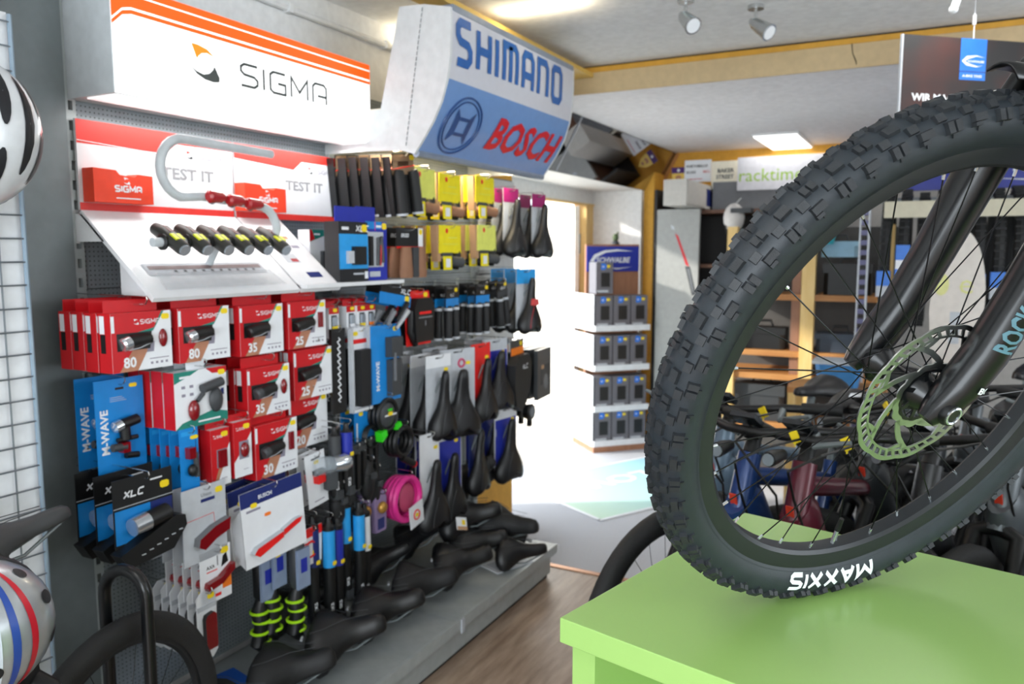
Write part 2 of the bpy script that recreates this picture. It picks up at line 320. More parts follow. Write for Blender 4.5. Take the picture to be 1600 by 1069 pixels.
# doorway: lintel, frame, the open door leaf
b = MB(); b.box(-2.44, 3.8, 1.84, -2.40, 6.0, 1.94, WHITE); b.box(-2.45, 3.8, 1.825, -2.39, 6.0, 1.84, PINE); struct(b, 'trim_8')
b = MB(); b.box(-2.47, 5.86, 0, -2.40, 6.0, 1.84, PINE); b.box(-2.50, 5.84, 0, -2.46, 5.95, 1.84, OAK); struct(b, 'trim_9')
DOORW = mat('door_cream', '#EFE7DA', .5)
t = empty('door_1', (-2.37, 5.60, 0), atan2(.25, -.39)); t['kind'] = 'structure'
b = MB(); b.box(0, -.02, .0, .95, .02, 1.81, DOORW); o = b.build('door_leaf', t)
b = MB(); b.tube([(.88, .02, 1.0), (.88, .06, 1.0), (.78, .06, 1.0)], .009, CHROME); b.build('door_handle', o)
b = MB(); b.box(-.004, -.03, 1.45, .02, -.02, 1.6, STEELD); b.build('door_hinge', o)

# tilted mirror over the doorway
MIRR = bpy.data.materials.new('mirror_glass'); MIRR.use_nodes = True; q = MIRR.node_tree.nodes['Principled BSDF']
q.inputs['Metallic'].default_value = 1; q.inputs['Base Color'].default_value = (.42, .42, .44, 1); q.inputs['Roughness'].default_value = .03
b = MB(); b.add([(-1.995, 3.6, 1.94), (-1.995, 6.32, 1.94), (-1.83, 6.32, 2.245), (-1.83, 3.6, 2.245)], [(0, 1, 2, 3)], MIRR)
b.add([(-1.998, 3.6, 1.942), (-1.998, 6.32, 1.942), (-1.835, 6.32, 2.249), (-1.835, 3.6, 2.249)], [(3, 2, 1, 0)], BLACK)
o = b.build('tilted_mirror'); tag(o, 'long tilted mirror strip fixed above the doorway, dark reflections', 'mirror')
b = MB(); b.tube([(-1.985, 6.325, 1.935), (-1.82, 6.325, 2.24)], .018, OAK, 4); b.build('mirror_frame', o)
b = MB(); b.tube([(-1.99, 4.38, 1.945), (-1.826, 4.38, 2.245)], .004, LGREY, 6); b.build('mirror_joint', o)

# ceiling panels and spot lights
LEDM = mat('led_panel', '#FFFFFF', .4, emit=3.0, var=0)
PL = ['white square light panel on the far low ceiling', 'white square light panel at the right of the far low ceiling', 'white square light panel cut by the top edge near the beam', 'white ceiling panel at the right of the front room', 'white ceiling panel right above the photographer', 'white ceiling panel left above the photographer']
for i, p in enumerate(LEDS):
    if i == 0:
        sx, sy = .30, .95
    else: sx, sy = .30, .30
    t = empty('ceiling_light', (p[0], p[1], p[2])); tag(t, PL[i], 'ceiling light')
    top = (2.25 if p[1] > 3.8 else 2.38) - p[2]
    b = MB(); b.box(-sx / 2, -sy / 2, 0, sx / 2, sy / 2, top, WHITE); b.build('panel_frame', t)
    b = MB(); b.box(-sx / 2 + .012, -sy / 2 + .012, -.006, sx / 2 - .012, sy / 2 - .012, 0.0, LEDM); b.build('diffuser', t)
SPOTM = mat('spot_nickel', '#C9CBCB', .25, .9)
for (x, y, dx, dy, lab) in ((-.62, 3.15, .075, -.03, 'nickel ceiling spot light pointing down right near the top edge'), (-.83, 2.95, .06, -.05, 'nickel ceiling spot light cut off by the top edge')):
    t = empty('spot_light', (x, y, 2.38)); tag(t, lab, 'spot light', 'nickel ceiling spots')
    b = MB(); b.tube([(0, 0, 0), (0, 0, -.015)], .03, SPOTM, 14); b.build('spot_base', t)
    b = MB(); b.tube([(0, 0, 0), (0, 0, -.055)], .006, SPOTM); b.build('spot_stem', t)
    b = MB(); d = Vector((dx, dy, -.06)); o0 = Vector((-.02, .01, -.05)); b.tube([o0, o0 + d * .25, o0 + d * .9, o0 + d], [.010, .022, .030, .033], SPOTM, 14); s = b.build('spot_head', t)
    b = MB(); b.tube([o0 + d * 1.0, o0 + d * 1.03], .026, PW, 14); b.build('bulb', t)

# ================================================================== display wall (two bays) ------------------------------------------------
t = empty('display_wall_unit', (-1.99, 1.31, 0)); tag(t, 'grey perforated steel display wall with slotted uprights and base shelf', 'shelving')
OFF = Vector((-1.99, 1.31, 0))
def wb(name, m, *boxes, parent=t):
    b = MB()
    for q in boxes: b.box(q[0] + 1.99, q[1] - 1.31, q[2], q[3] + 1.99, q[4] - 1.31, q[5], m)
    return b.build(name, parent)
for z0, z1 in ((.17, .57), (.572, .97), (.972, 1.37), (1.372, 1.77), (1.772, 2.06)):
    wb('back_panel', PEG, (-1.982, 1.335, z0, -1.967, 2.30, z1)); wb('back_panel', PEG, (-1.982, 2.33, z0, -1.967, 3.33, z1))
def upright(y, w=.03, top=2.06):
    b = MB(); x0, x1 = -1.985, -1.952; P = .05; hh = .024; z = .0; yl, yr = y - w / 2, y + w / 2
    ya, yb = y - .006, y + .006
    L = lambda Yv: Yv - 1.31
    b.box(x0 + 1.99, L(yl), 0, x1 + 1.99, L(ya), top, STEEL); b.box(x0 + 1.99, L(yb), 0, x1 + 1.99, L(yr), top, STEEL)
    while z < top - .04:
        b.box(x1 - .004 + 1.99, L(ya), z, x1 + 1.99, L(yb), z + P - hh, STEEL); z += P
    b.box(x0 + 1.99, L(ya), 0, x0 + .006 + 1.99, L(yb), top, BLACK)
    return b.build('slotted_upright', t)
for y in (1.315, 2.315, 3.345): upright(y, .03, 2.34 if y < 2 else 2.06)
wb('side_panel', STEELD, (-1.99, 1.02, 0, -1.945, 1.298, 2.32))
wb('base_shelf', mat('shelf_grey', '#A5ABAB', .42, .2), (-1.967, 1.30, .13, -1.437, 2.312, .15)); wb('base_shelf', MATS['shelf_grey'], (-1.967, 2.316, .13, -1.437, 3.17, .15))
wb('front_rail', STEEL, (-1.437, 1.30, .112, -1.425, 3.17, .152))
wb('plinth', STEEL, (-1.46, 1.30, .02, -1.45, 3.15, .125), (-1.96, 3.13, .02, -1.46, 3.15, .125)); wb('plinth_shade_strip', BLACK, (-1.47, 1.30, 0, -1.462, 3.14, .02))  # last, a black strip painted in as the shadow line under the plinth
wb('rail_clip', LGREY, (-1.425, 2.33, .10, -1.42, 2.35, .152))
# slatted white panel right of the steel unit
t2 = empty('slat_panel', (-1.985, 3.37, .40)); tag(t2, 'pale slatted wall panel between the steel display wall and the doorway', 'panel')
for k in range(12):
    b = MB(); b.box(0, 0, k * .12, .018, .42, k * .12 + .112, mat('slat_white', '#C9CBCB', .5)); b.build('slat', t2)
b = MB(); b.box(0, 0, 0, .006, .42, 1.44, GREY); b.build('backing', t2)

# ---------------- the lit sign box on the left bay
LITW = mat('lit_sign_white', '#FFFFFF', .4, emit=1.25, var=0); LITO = mat('lit_sign_orange', '#FF5A0C', .4, emit=.95, var=0); LITO2 = mat('lit_sign_red_end', '#F03A10', .4, emit=.9, var=0); LITK = mat('lit_sign_print', '#4A504E', .4, var=0); LITOR = mat('lit_sign_logo_orange', '#FF8A1E', .4, emit=.8, var=0)
t = empty('lit_sign_box', (-1.77, 1.31, 1.853)); t.rotation_euler = (0, 0, WALLROT); tag(t, 'white lit sign box with orange stripes above the light display', 'sign')
H_, W_ = .262, 1.0
b = MB(); b.box(0, .004, 0, W_, .19, H_, mat('sign_case', '#BFC5C8', .4)); b.build('case', t)
b = MB(); b.rect(0, 0, W_, H_, 0.0, LITW); f = b.build('lit_face', t)
b = MB()
def band(zl, zt, zk, m, y): # stripe whose left end dips
    b.flat([(0, zl - zk), (.03, zl - zk * .2), (.055, zl), (.985, zl), (1.0, zl), (1.0, zt), (.055, zt), (.03, zt - zk * .2), (0, zt - zk)], y, m)
band(.212, H_ - .022, .035, LITO, -.001)
b.flat([(0, H_ - .057), (.03, H_ - .03), (.055, H_ - .018), (1, H_ - .018), (1, H_), (0, H_)], -.001, LITO)
band(.196, .206, .035, LITO, -.0012)
b.build('stripe_print', t)
b = MB(); emblem(b, .228, .078, .090, -.001, LITOR, LITK); b.strokes('SIGMA', .405, .090, .060, LITK, -.001, .13, 1.05, .42); b.build('logo_print', t)
# diffusing bottom, lit from inside
b = MB(); b.box(.01, .01, -.004, W_ - .01, .12, 0, mat('sign_glow_bottom', '#FFFFFF', .5, emit=.9, var=0)); b.build('light_slot', t)

# ---------------- the canopy sign on the right bay
CANW = mat('canopy_white', '#D4D8D9', .35); PANW = mat('canopy_face_white', '#C9CCD6', .3, var=.02, coat=.3); PANB = mat('canopy_face_blue', '#6E93C8', .3, var=.03, coat=.3)
LBLUE = mat('logo_blue', '#1F5FA8', .35); LRED = mat('logo_red', '#D02030', .3); RINGB = mat('ring_steel_blue', '#2A4A80', .3)
t = empty('canopy_sign', (-1.97, 2.31, 1.80)); t.rotation_euler = (0, 0, WALLROT); tag(t, 'curved white and blue canopy sign with maker names over the right bay', 'sign')
PROF = [(-.392, .0), (-.43, .048), (-.47, .104), (-.503, .165), (-.527, .235), (-.540, .31), (-.543, .38), (-.543, .463)]   # (y local, z local)
ARC = [0]
for i in range(1, len(PROF)): ARC.append(ARC[-1] + sqrt((PROF[i][0] - PROF[i - 1][0]) ** 2 + (PROF[i][1] - PROF[i - 1][1]) ** 2))
AL = ARC[-1]
def can(s, tt, off=.003):
    tt = min(max(tt, 0), AL); i = 0
    while i < len(ARC) - 2 and ARC[i + 1] < tt: i += 1
    f = (tt - ARC[i]) / (ARC[i + 1] - ARC[i]); a, c = PROF[i], PROF[i + 1]
    d = Vector((c[0] - a[0], c[1] - a[1])).normalized()
    return (s, a[0] + (c[0] - a[0]) * f - d.y * off, a[1] + (c[1] - a[1]) * f + d.x * off)
b = MB(); W2 = 1.0
def cstrip(t0, t1, m, off, s0=0.0, s1=W2, n=10):
    R = [[can(s0, t0 + (t1 - t0) * i / n, off) for i in range(n + 1)], [can(s1, t0 + (t1 - t0) * i / n, off) for i in range(n + 1)]]
    vs = R[0] + R[1]; b.add(vs, [(i, i + n + 1, i + n + 2, i + 1) for i in range(n)], m, True)
TB = ARC[4] + .005
cstrip(.012, TB, PANB, 0); cstrip(TB, AL, PANW, 0); b.build('curved_face', t)
b = MB(); b.tube([(0, PROF[0][0], .004), (W2, PROF[0][0], .004)], .014, mat('canopy_edge', '#8C97A8', .35, .3), 8); b.build('bottom_edge', t)
b = MB(); b.box(0, -.545, .455, W2, -.50, .475, MATS['canopy_edge']); b.build('top_edge', t)
# end panels and top
for s0 in (-.012, W2):
    b = MB(); op = [(0, .02), (-.20, .02), (-.34, .015)] + PROF + [(-.44, .485), (-.34, .49), (-.255, .16), (-.20, .158), (0, .16)]
    v = [(s0, p[0], p[1]) for p in op] + [(s0 + .012, p[0], p[1]) for p in op]; n = len(op)
    b.add(v, [list(range(n)), list(range(2 * n - 1, n - 1, -1))] + [(i, i + n, (i + 1) % n + n, (i + 1) % n) for i in range(n)], CANW); e = b.build('end_panel', t)
    b = MB(); xs = s0 - .0015 if s0 < 0 else s0 + .0135
    for k in range(26):
        f0, f1 = k / 26, (k + .7) / 26; P0 = Vector((xs, -.36, .03)); P1 = Vector((xs, -.435, .48)); b.tube([P0.lerp(P1, f0), P0.lerp(P1, f1)], .0016, GREY, 4, False)
    b.build('perforation', e)
b = MB(); b.box(0, -.44, .475, W2, -.34, .485, CANW); b.box(0, -.345, .16, W2, -.33, .475, CANW); b.box(0, -.33, .15, W2, 0, .165, mat('canopy_inside', '#E9DFC9', .6)); b.build('hood', t)
TUBEW = mat('tube_warm', '#FFF2D0', .4, emit=5.0, var=0)
b = MB(); b.tube([(.03, -.22, .12), (.97, -.22, .12)], .013, TUBEW, 10); b.build('fluorescent_tube', t)
b = MB(); b.box(.0, -.26, .135, 1.0, -.18, .15, WHITE); b.build('tube_fitting', t)
b = MB(); fn = lambda a, c: can(a, c)
b.strokes('SHImanO', .032, TB + .062, .128, LBLUE, 0, .22, .64, .42, fn=fn, sub=4, widths={'I': .03, 'm': 1.25}); b.build('upper_name', t)
b = MB(); V, F, w, hh = glyphs('BOSCH', True, .22)
bm = bmesh.new(); vv = [bm.verts.new((p[0], p[1], 0)) for p in V]; bm.faces.ensure_lookup_table()
for f in F:
    try: bm.faces.new([vv[i] for i in f])
    except ValueError: pass
for k in range(1, 9): bmesh.ops.bisect_plane(bm, geom=bm.verts[:] + bm.edges[:] + bm.faces[:], plane_co=(0, hh * k / 9, 0), plane_no=(0, 1, 0))
bm.verts.index_update(); k = .135 / hh
b.add([can(.375 + v.co.x * .60 / w, .075 + v.co.y * k) for v in bm.verts], [[v.index for v in f.verts] for f in bm.faces], LRED); bm.free(); b.build('lower_name', t)
b = MB(); cxx, czz = .165, .135
for R, w in ((.105, .007), (.090, .005)):
    pts = [can(cxx + R * 1.12 * cos(a * pi / 24), czz + R * sin(a * pi / 24), .003) for a in range(48)]; b.tube(pts, w / 2, RINGB, 5, closed=True)
for sg in (-1, 1):
    b.poly([can(cxx + sg * x * 1.1, czz + z, .004) for x, z in ([(.028, .03), (.028, -.03), (.055, -.062), (.055, .062)] if sg > 0 else [(.055, .062), (.055, -.062), (.028, -.03), (.028, .03)])], RINGB)
for z in (.028, -.028): b.poly([can(cxx - .03, czz + z - .006, .0045), can(cxx + .03, czz + z - .006, .0045), can(cxx + .03, czz + z + .006, .0045), can(cxx - .03, czz + z + .006, .0045)], RINGB)
b.build('anchor_emblem', t)

# ================================================================== green table
ang = atan2(-.2315, .973)
TL = 1.9; TD = .593
t = empty('display_table', (-.43, .967, 0), ang); tag(t, 'lime green lacquered table holding the mountain bike front wheel', 'table')
b = MB(); b.box(0, 0, .926, TL, TD, .962, GREEN); tt = b.build('tabletop', t)
mod = tt.modifiers.new('bevel', 'BEVEL'); mod.width = .0012; mod.segments = 2
for nm, q in (('side_panel', (.014, .012, 0, .052, TD - .012, .926)), ('side_panel', (TL - .052, .012, 0, TL - .014, TD - .012, .926)), ('back_panel', (.052, TD - .03, 0, TL - .052, TD - .012, .926)), ('bottom_shelf', (.052, .014, .08, TL - .052, TD - .03, .11))):
    b = MB(); b.box(*q, GREEN); b.build(nm, t)
# ================================================================== mountain bike standing on the table
C0 = Vector((-.0259, 1.1453, 1.3045)); NN = Vector((.7063, -.5911, -.3895)).normalized(); UU = Vector((0, 0, 1)).cross(NN).normalized(); VV = NN.cross(UU)
MW = Matrix(((UU.x, VV.x, NN.x, C0.x), (UU.y, VV.y, NN.y, C0.y), (UU.z, VV.z, NN.z, C0.z), (0, 0, 0, 1)))   # wheel frame: x right, y up, z towards the viewer
CONTACT = C0 - VV * .3705
bike = empty('mountain_bike', (CONTACT.x, CONTACT.y, .962)); tag(bike, 'black mountain bike with knobbly front tyre standing on the green table', 'bicycle')
MB_INV = Matrix.Translation(-Vector((CONTACT.x, CONTACT.y, .962)))
MWL = MB_INV @ MW
def revolve(prof, m, n=160, b=None):
    b = b or MB(); K = len(prof); vs = []
    for i in range(n):
        a = 2 * pi * i / n
        for r, z in prof: vs.append((r * cos(a), r * sin(a), z))
    fs = []
    for i in range(n):
        j = (i + 1) % n
        for k in range(K - 1): fs.append((i * K + k, j * K + k, j * K + k + 1, i * K + k + 1))
    b.add(vs, fs, m, True); return b
rim = revolve([(.3125, .0155), (.3115, .0178), (.306, .0176), (.291, .0135), (.2865, .009), (.286, 0), (.2865, -.009), (.291, -.0135), (.306, -.0176), (.3115, -.0178), (.3125, -.0155)], RIMM).build('front_wheel', bike, .5, MWL)
TP = [(.3085, .0150), (.312, .0185), (.3145, .0198), (.3165, .0212), (.322, .0255), (.330, .0292), (.338, .0305), (.346, .0298), (.353, .0268), (.3585, .0215), (.3622, .0140), (.3640, .005)]
TP = TP + [(r, -z) for r, z in reversed(TP)]
revolve(TP, TYRE, 180).build('tyre', rim, 1.2)
b = MB()
for s in (1, -1): b = revolve([(.3125, s * .0186), (.3142, s * .0203), (.3160, s * .0212)][::-s], TYRE, 160, b)
b.build('bead_line', rim, .6)
# tread: every knob a raised block
b = MB(); NK = 66
def knob(a, r, z, tilt, ln, wd, ht, notch=0):
    er = Vector((cos(a), sin(a), 0)); et = Vector((-sin(a), cos(a), 0)); ez = Vector((0, 0, 1))
    nr = er * cos(tilt) + ez * sin(tilt); nl = -er * sin(tilt) + ez * cos(tilt); p = er * r + ez * z
    def blk(l0, l1, w0, w1, h0=-.003, h1=ht):
        tp = .86
        pts = []
        for h, k in ((h0, 1.0), (h1, tp)):
            for (x, y) in ((l0, w0), (l1, w0), (l1, w1), (l0, w1)):
                mx, my = (l0 + l1) / 2, (w0 + w1) / 2; pts.append(p + et * (mx + (x - mx) * k) + nl * (my + (y - my) * k) + nr * h)
        b.add(pts, [(4, 5, 6, 7), (0, 1, 5, 4), (1, 2, 6, 5), (2, 3, 7, 6), (3, 0, 4, 7)], KNOB)
    l, w = ln / 2, wd / 2
    if notch == 1: blk(-l, l, -w, w * .35); blk(-l * .1, l, w * .35, w)           # L-shaped
    elif notch == 2: blk(-l, -l * .08, -w, w); blk(l * .08, l, -w, w)               # split by a sipe
    else: blk(-l, l, -w, w)
for i in range(NK):
    a = 2 * pi * i / NK; da = 2 * pi / NK
    for s in (1, -1):
        knob(a, .3632, s * .0088, s * .22, .0175, .0120, .0048, 2 if i % 2 else 0)
        knob(a + da / 2, .3600, s * .0188, s * .72, .0130, .0105, .0042, 0)
        knob(a + da * .2, .3512, s * .0283, s * 1.05, .0185, .0140, .0048, 1 if i % 2 else 2)
    # thin ribs at the top of the side wall
    for s in (1, -1): knob(a + da * .2, .3435, s * .0303, s * 1.45, .0030, .0075, .0016)
o = b.build('tread_knobs', rim); o['kind'] = 'stuff'
# raised white name on the lower side wall
b = MB(); V, F, w, hh = glyphs('M'); a0 = radians(-76.5); r0 = .3185
def tyre_z(r):
    for (r0_, z0_), (r1_, z1_) in zip(TP, TP[1:]):
        if r0_ <= r <= r1_: return z0_ + (z1_ - z0_) * (r - r0_) / (r1_ - r0_)
    return .03
def on_tyre(px, pz):
    r = r0 + pz; a = a0 - px / .333; return (r * cos(a), r * sin(a), tyre_z(r) + .0011)
b.strokes('MZXXIS', 0, 0, .0190, LETTER, 0, .30, 1.15, .46, .12, fn=on_tyre, sub=6); b.build('side_lettering', rim)
b = MB(); b.tube([(0, 0, -.060), (0, 0, -.055), (0, 0, -.034), (0, 0, -.022), (0, 0, .022), (0, 0, .034), (0, 0, .055), (0, 0, .060)], [.010, .014, .026, .014, .014, .026, .015, .010], FORKM, 20); b.build('hub', rim)
NS = 32
for i in range(NS):
    s = 1 if i % 2 else -1; a = radians(90 - 11.25 * i + 4); f = a + radians(62) * (1 if (i // 2) % 2 else -1)
    h = Vector((.027 * cos(f), .027 * sin(f), s * .030)); e = Vector((.2885 * cos(a), .2885 * sin(a), s * .003)); d = (h - e).normalized()
    b = MB(); b.tube([h, e], .00095, SPOKEM, 6); b.build('spoke', rim)
    b = MB(); b.tube([e - d * .004, e + d * .011], .0020, SILVER, 6); b.build('nipple', rim)
va = radians(-88); e = Vector((cos(va), sin(va), 0)); b = MB(); b.tube([e * .287, e * .262], .0032, SILVER, 8); b.tube([e * .262, e * .240], [.0042, .0034], BLACK, 8); b.build('valve', rim)
# brake rotor
b = MB(); zr = .0405; th = .0009
def ring2(r_in, r_out, m, n=144, wave=0.0, nw=12):
    vs = []
    for i in range(n):
        a = 2 * pi * i / n; w = wave * (abs(sin(a * nw / 2)) - .5)
        for r in (r_in + w * .6, r_out + w): 
            for z in (zr + th, zr - th): vs.append((r * cos(a), r * sin(a), z))
    fs = []
    for i in range(n):
        p, q = 4 * i, 4 * ((i + 1) % n)
        fs += [(p, p + 2, q + 2, q), (p + 1, q + 1, q + 3, p + 3), (p + 2, p + 3, q + 3, q + 2), (p, q, q + 1, p + 1)]
    b.add(vs, fs, m)
def bar2(pts, w, m):
    L, R = ribbon(pts, w); n = len(pts)
    vs = [(p[0], p[1], zr + th) for p in L] + [(p[0], p[1], zr + th) for p in R] + [(p[0], p[1], zr - th) for p in L] + [(p[0], p[1], zr - th) for p in R]
    for i in range(n - 1):
        b.add([vs[j] for j in (i, i + n, i + n + 1, i + 1, i + 2 * n, i + 3 * n, i + 3 * n + 1, i + 2 * n + 1)], [(0, 1, 2, 3), (7, 6, 5, 4), (0, 4, 5, 1), (2, 6, 7, 3), (0, 3, 7, 4), (1, 5, 6, 2)], m)
pol = lambda r, a: (r * cos(a), r * sin(a))
ring2(.0948, .1005, ROTOR, wave=.0026); ring2(.0838, .0868, ROTOR)
for i in range(42):
    a = 2 * pi * i / 42; bar2([pol(.0862, a - .03), pol(.0955, a + .03)], .0042, ROTOR)
b.build('brake_rotor', rim)
b = MB()
for i in range(7):
    a = 2 * pi * i / 7 + .2; P = [pol(.086, a + .16), pol(.077, a + .05), pol(.066, a - .12), pol(.054, a - .34), pol(.045, a - .58)]
    bar2(P, .0074, ROTOR); bar2([pol(.077, a + .05), pol(.080, a - .10), pol(.086, a - .20)], .0060, ROTOR)
ring2(.0385, .0475, ROTOR, 96, .003, 14); b.build('rotor_arms', rim)
b = MB()
for i in range(7):
    a = 2 * pi * i / 7; bar2([pol(.018, a), pol(.030, a + .12), pol(.038, a + .1)], .006, FORKM)
ring2(.014, .022, FORKM, 48); ring2(.0345, .0385, FORKM, 64); b.build('rotor_carrier', rim)

# fork (turns with the wheel, so it is built in the wheel frame)
FA = radians(80); FD = Vector((cos(FA), sin(FA), 0)); FWD = Vector((-sin(FA), cos(FA), 0))      # FD up the legs, FWD ahead of them
def leg(s):
    b = MB(); z = s * .067
    R_ = -FWD * .024; P = [Vector((0, 0, z)) + FD * -.020 + FWD * .012, Vector((0, 0, z)) + FD * -.004 + FWD * .004, Vector((0, 0, z + s * .001)) + FD * .030 - FWD * .010, Vector((0, 0, z + s * .001)) + FD * .08 - FWD * .021, Vector((0, 0, z)) + FD * .16 + R_, Vector((0, 0, z)) + FD * .30 + R_, Vector((0, 0, z)) + FD * .36 + R_, Vector((0, 0, z)) + FD * .365 + R_]
    b.tube(P, [.012, .0190, .0255, .0260, .0265, .0295, .0305, .023], FORKM, 24); o = b.build('fork_leg', bike, .8, MWL)
    b = MB(); b.tube([Vector((0, 0, z)) + FD * .36 + R_, Vector((0, 0, z)) + FD * .55 + R_], .0175, mat('stanchion_black', '#0A0A0B', .08, .6), 20); b.build('stanchion', o)
    return o
near = leg(1); far = leg(-1)
b = MB(); q = Vector((0, 0, .084)); b.tube([q - Vector((0, 0, .012)), q, q + Vector((0, 0, .005))], [.0165, .0165, .0145], FORKM, 24); b.torus((0, 0, .0892), .0108, .0018, SILVER, 'z', 20, 6); b.build('axle_cap', near)
# band of lettering up the near leg, wrapped round the tube
b = MB(); V, F, w, hh = glyph_grid('ROCKSHOX', True, 0, 1, 5); k = .027 / hh
zdir = Vector((0, 0, 1)); side = FWD
vs = []
for (px, pz) in V:
    tt = .092 + px * k * .62; ph = (pz * k - .0135) / .0265 + .35
    c = Vector((0, 0, .067)) + FD * tt - FWD * (.021 + .003 * min(1, max(0, (tt - .08) / .08)))
    vs.append(c + (zdir * cos(ph) + side * sin(ph)) * (.0255 + (.0295 - .0255) * max(0, (tt - .08) / .22) + .0012))
b.add(vs, F, DECAL); b.build('leg_lettering', near)
b = MB(); V, F, w, hh = glyphs('BOOST', True, 0); k = .009 / hh; vs = []
for (px, pz) in V:
    tt = .036 + pz * k; ph = -(px * k - .012) / .0187 - .5
    c = Vector((0, 0, .068)) + FD * tt - FWD * .012
    vs.append(c + (zdir * cos(ph) + side * sin(ph)) * (.0272))
b.add(vs, F, LETTER); b.build('small_lettering', near)
b = MB(); b.tube([Vector((0, 0, -.067)) + FD * .33 + FWD * .02 - FWD * .024, Vector((0, 0, -.05)) + FD * .395 + FWD * .035 - FWD * .024, Vector((0, 0, 0)) + FD * .405 + FWD * .04 - FWD * .024, Vector((0, 0, .05)) + FD * .395 + FWD * .035 - FWD * .024, Vector((0, 0, .067)) + FD * .33 + FWD * .02 - FWD * .024], [.016, .013, .012, .013, .016], FORKM, 14); b.build('fork_arch', bike, .8, MWL)
# flexible mudguard under the arch
b = MB(); rows = []
for k in range(9):
    a = radians(64 + 4.1 * k); wd = .052 * (1 - .0 * k) if k < 6 else .052 - .011 * (k - 5)
    rows.append([((.392 - .012 * (j / 6 * 2 - 1) ** 2 + .004 * (k / 8)) * cos(a), (.392 - .012 * (j / 6 * 2 - 1) ** 2 + .004 * (k / 8)) * sin(a), wd * (j / 6 * 2 - 1)) for j in range(7)])
vs = [p for r in rows for p in r]; fs = [(i * 7 + j, i * 7 + j + 1, (i + 1) * 7 + j + 1, (i + 1) * 7 + j) for i in range(8) for j in range(6)]
b.add(vs, fs, FORKM, True); o = b.build('mudguard', bike, .8, MWL); sm = o.modifiers.new('thick', 'SOLIDIFY'); sm.thickness = .0025
b = MB(); b.tube([Vector((0, 0, -.075)) + FD * .555 - FWD * .024, Vector((0, 0, 0)) + FD * .575 - FWD * .034, Vector((0, 0, .075)) + FD * .555 - FWD * .024], [.024, .028, .024], FORKM, 14); b.build('fork_crown', bike, .8, MWL)
OFS = -FWD * .044
b = MB(); b.tube([OFS + FD * .57, OFS + FD * .70], [.030, .027], FORKM, 20); b.build('head_tube', bike, .8, MWL)
b = MB(); b.tube([OFS + FD * .71, OFS + FD * .75], .019, BLACK, 14); b.tube([OFS + FD * .735, OFS + FD * .745 + FWD * .045], .019, BLACK, 14); b.build('stem', bike, .8, MWL)
hc = OFS + FD * .745 + FWD * .045
b = MB(); b.tube([hc + Vector((0, 0, -.38)) - FWD * .03 + FD * .02, hc + Vector((0, 0, -.10)) + FD * .015, hc, hc + Vector((0, 0, .10)) + FD * .015, hc + Vector((0, 0, .38)) - FWD * .03 + FD * .02], [.011, .012, .016, .012, .011], BLACK, 12); hb = b.build('handlebar', bike, .8, MWL)
for s in (1, -1):
    b = MB(); b.tube([hc + Vector((0, 0, s * .26)) - FWD * .018 + FD * .018, hc + Vector((0, 0, s * .39)) - FWD * .031 + FD * .021], .0165, SOFT, 12); b.build('grip', hb)
# frame behind the steering head, upright in its own plane
hd = Vector((.963, -.268, 0)).normalized(); base = Vector((CONTACT.x, CONTACT.y, .962))
top = (MW @ (OFS + FD * .69)) - base; low = (MW @ (OFS + FD * .59)) - base
bbp = low + hd * .48; bbp.z = .34; st = bbp + hd * .14 + Vector((0, 0, .44)); ra = bbp + hd * .44; ra.z = .37
def ft(name, P, r, m=FORKM): b = MB(); b.tube(P, r, m, 16); return b.build(name, bike)
ft('down_tube', [low, bbp], [.034, .040]); ft('top_tube', [top, st], [.026, .021]); ft('seat_tube', [bbp, st + Vector((0, 0, .04))], .019)
for s in (1, -1):
    o_ = Vector((.27, .96, 0)) * (s * .065); ft('chain_stay', [bbp + o_ * .4, ra + o_], .012); ft('seat_stay', [st + o_ * .3, ra + o_], .009)
ft('seat_post', [st, st + hd * .05 + Vector((0, 0, .18))], .0155)
sp = st + hd * .05 + Vector((0, 0, .19)); b = MB(); b.loft([[(sp + hd * x + Vector((.27, .96, 0)) * (w_ * cos(a)) + Vector((0, 0, .022 * sin(a) + .01))) for a in [2 * pi * i / 12 for i in range(12)]] for x, w_ in ((-.16, .012), (-.14, .020), (-.05, .028), (.04, .060), (.09, .070), (.115, .055))], LEATHER); b.build('saddle', bike)
hx = hd; side_ = Vector((0, 0, 1)).cross(hx).normalized()
RW = Matrix(((hx.x, 0, side_.x, ra.x), (hx.y, 0, side_.y, ra.y), (0, 1, 0, ra.z), (0, 0, 0, 1)))
rr = revolve([(.3125, .016), (.306, .0176), (.288, .011), (.286, 0), (.288, -.011), (.306, -.0176), (.3125, -.016)], RIMM, 64).build('rear_wheel', bike, .5, RW)
revolve([(r + .004, z) for r, z in TP], TYRE, 64).build('rear_tyre', rr, 1.2)
b = MB(); b.tube([(0, 0, -.06), (0, 0, .06)], .022, FORKM, 14)
for i in range(24): a = 2 * pi * i / 24; b.tube([(.02 * cos(a + 1), .02 * sin(a + 1), .03 * (-1) ** i), (.288 * cos(a), .288 * sin(a), 0)], .001, SPOKEM, 4, False)
b.build('rear_spokes', rr)
b = MB(); kk = bbp + hd * .25 - Vector((0, 0, .02)); b.tube([kk, Vector((kk.x, kk.y, 0)) - Vector((.27, .96, 0)) * .14 + Vector((0, 0, .006))], .008, BLACK, 8); b.build('kickstand', bike)
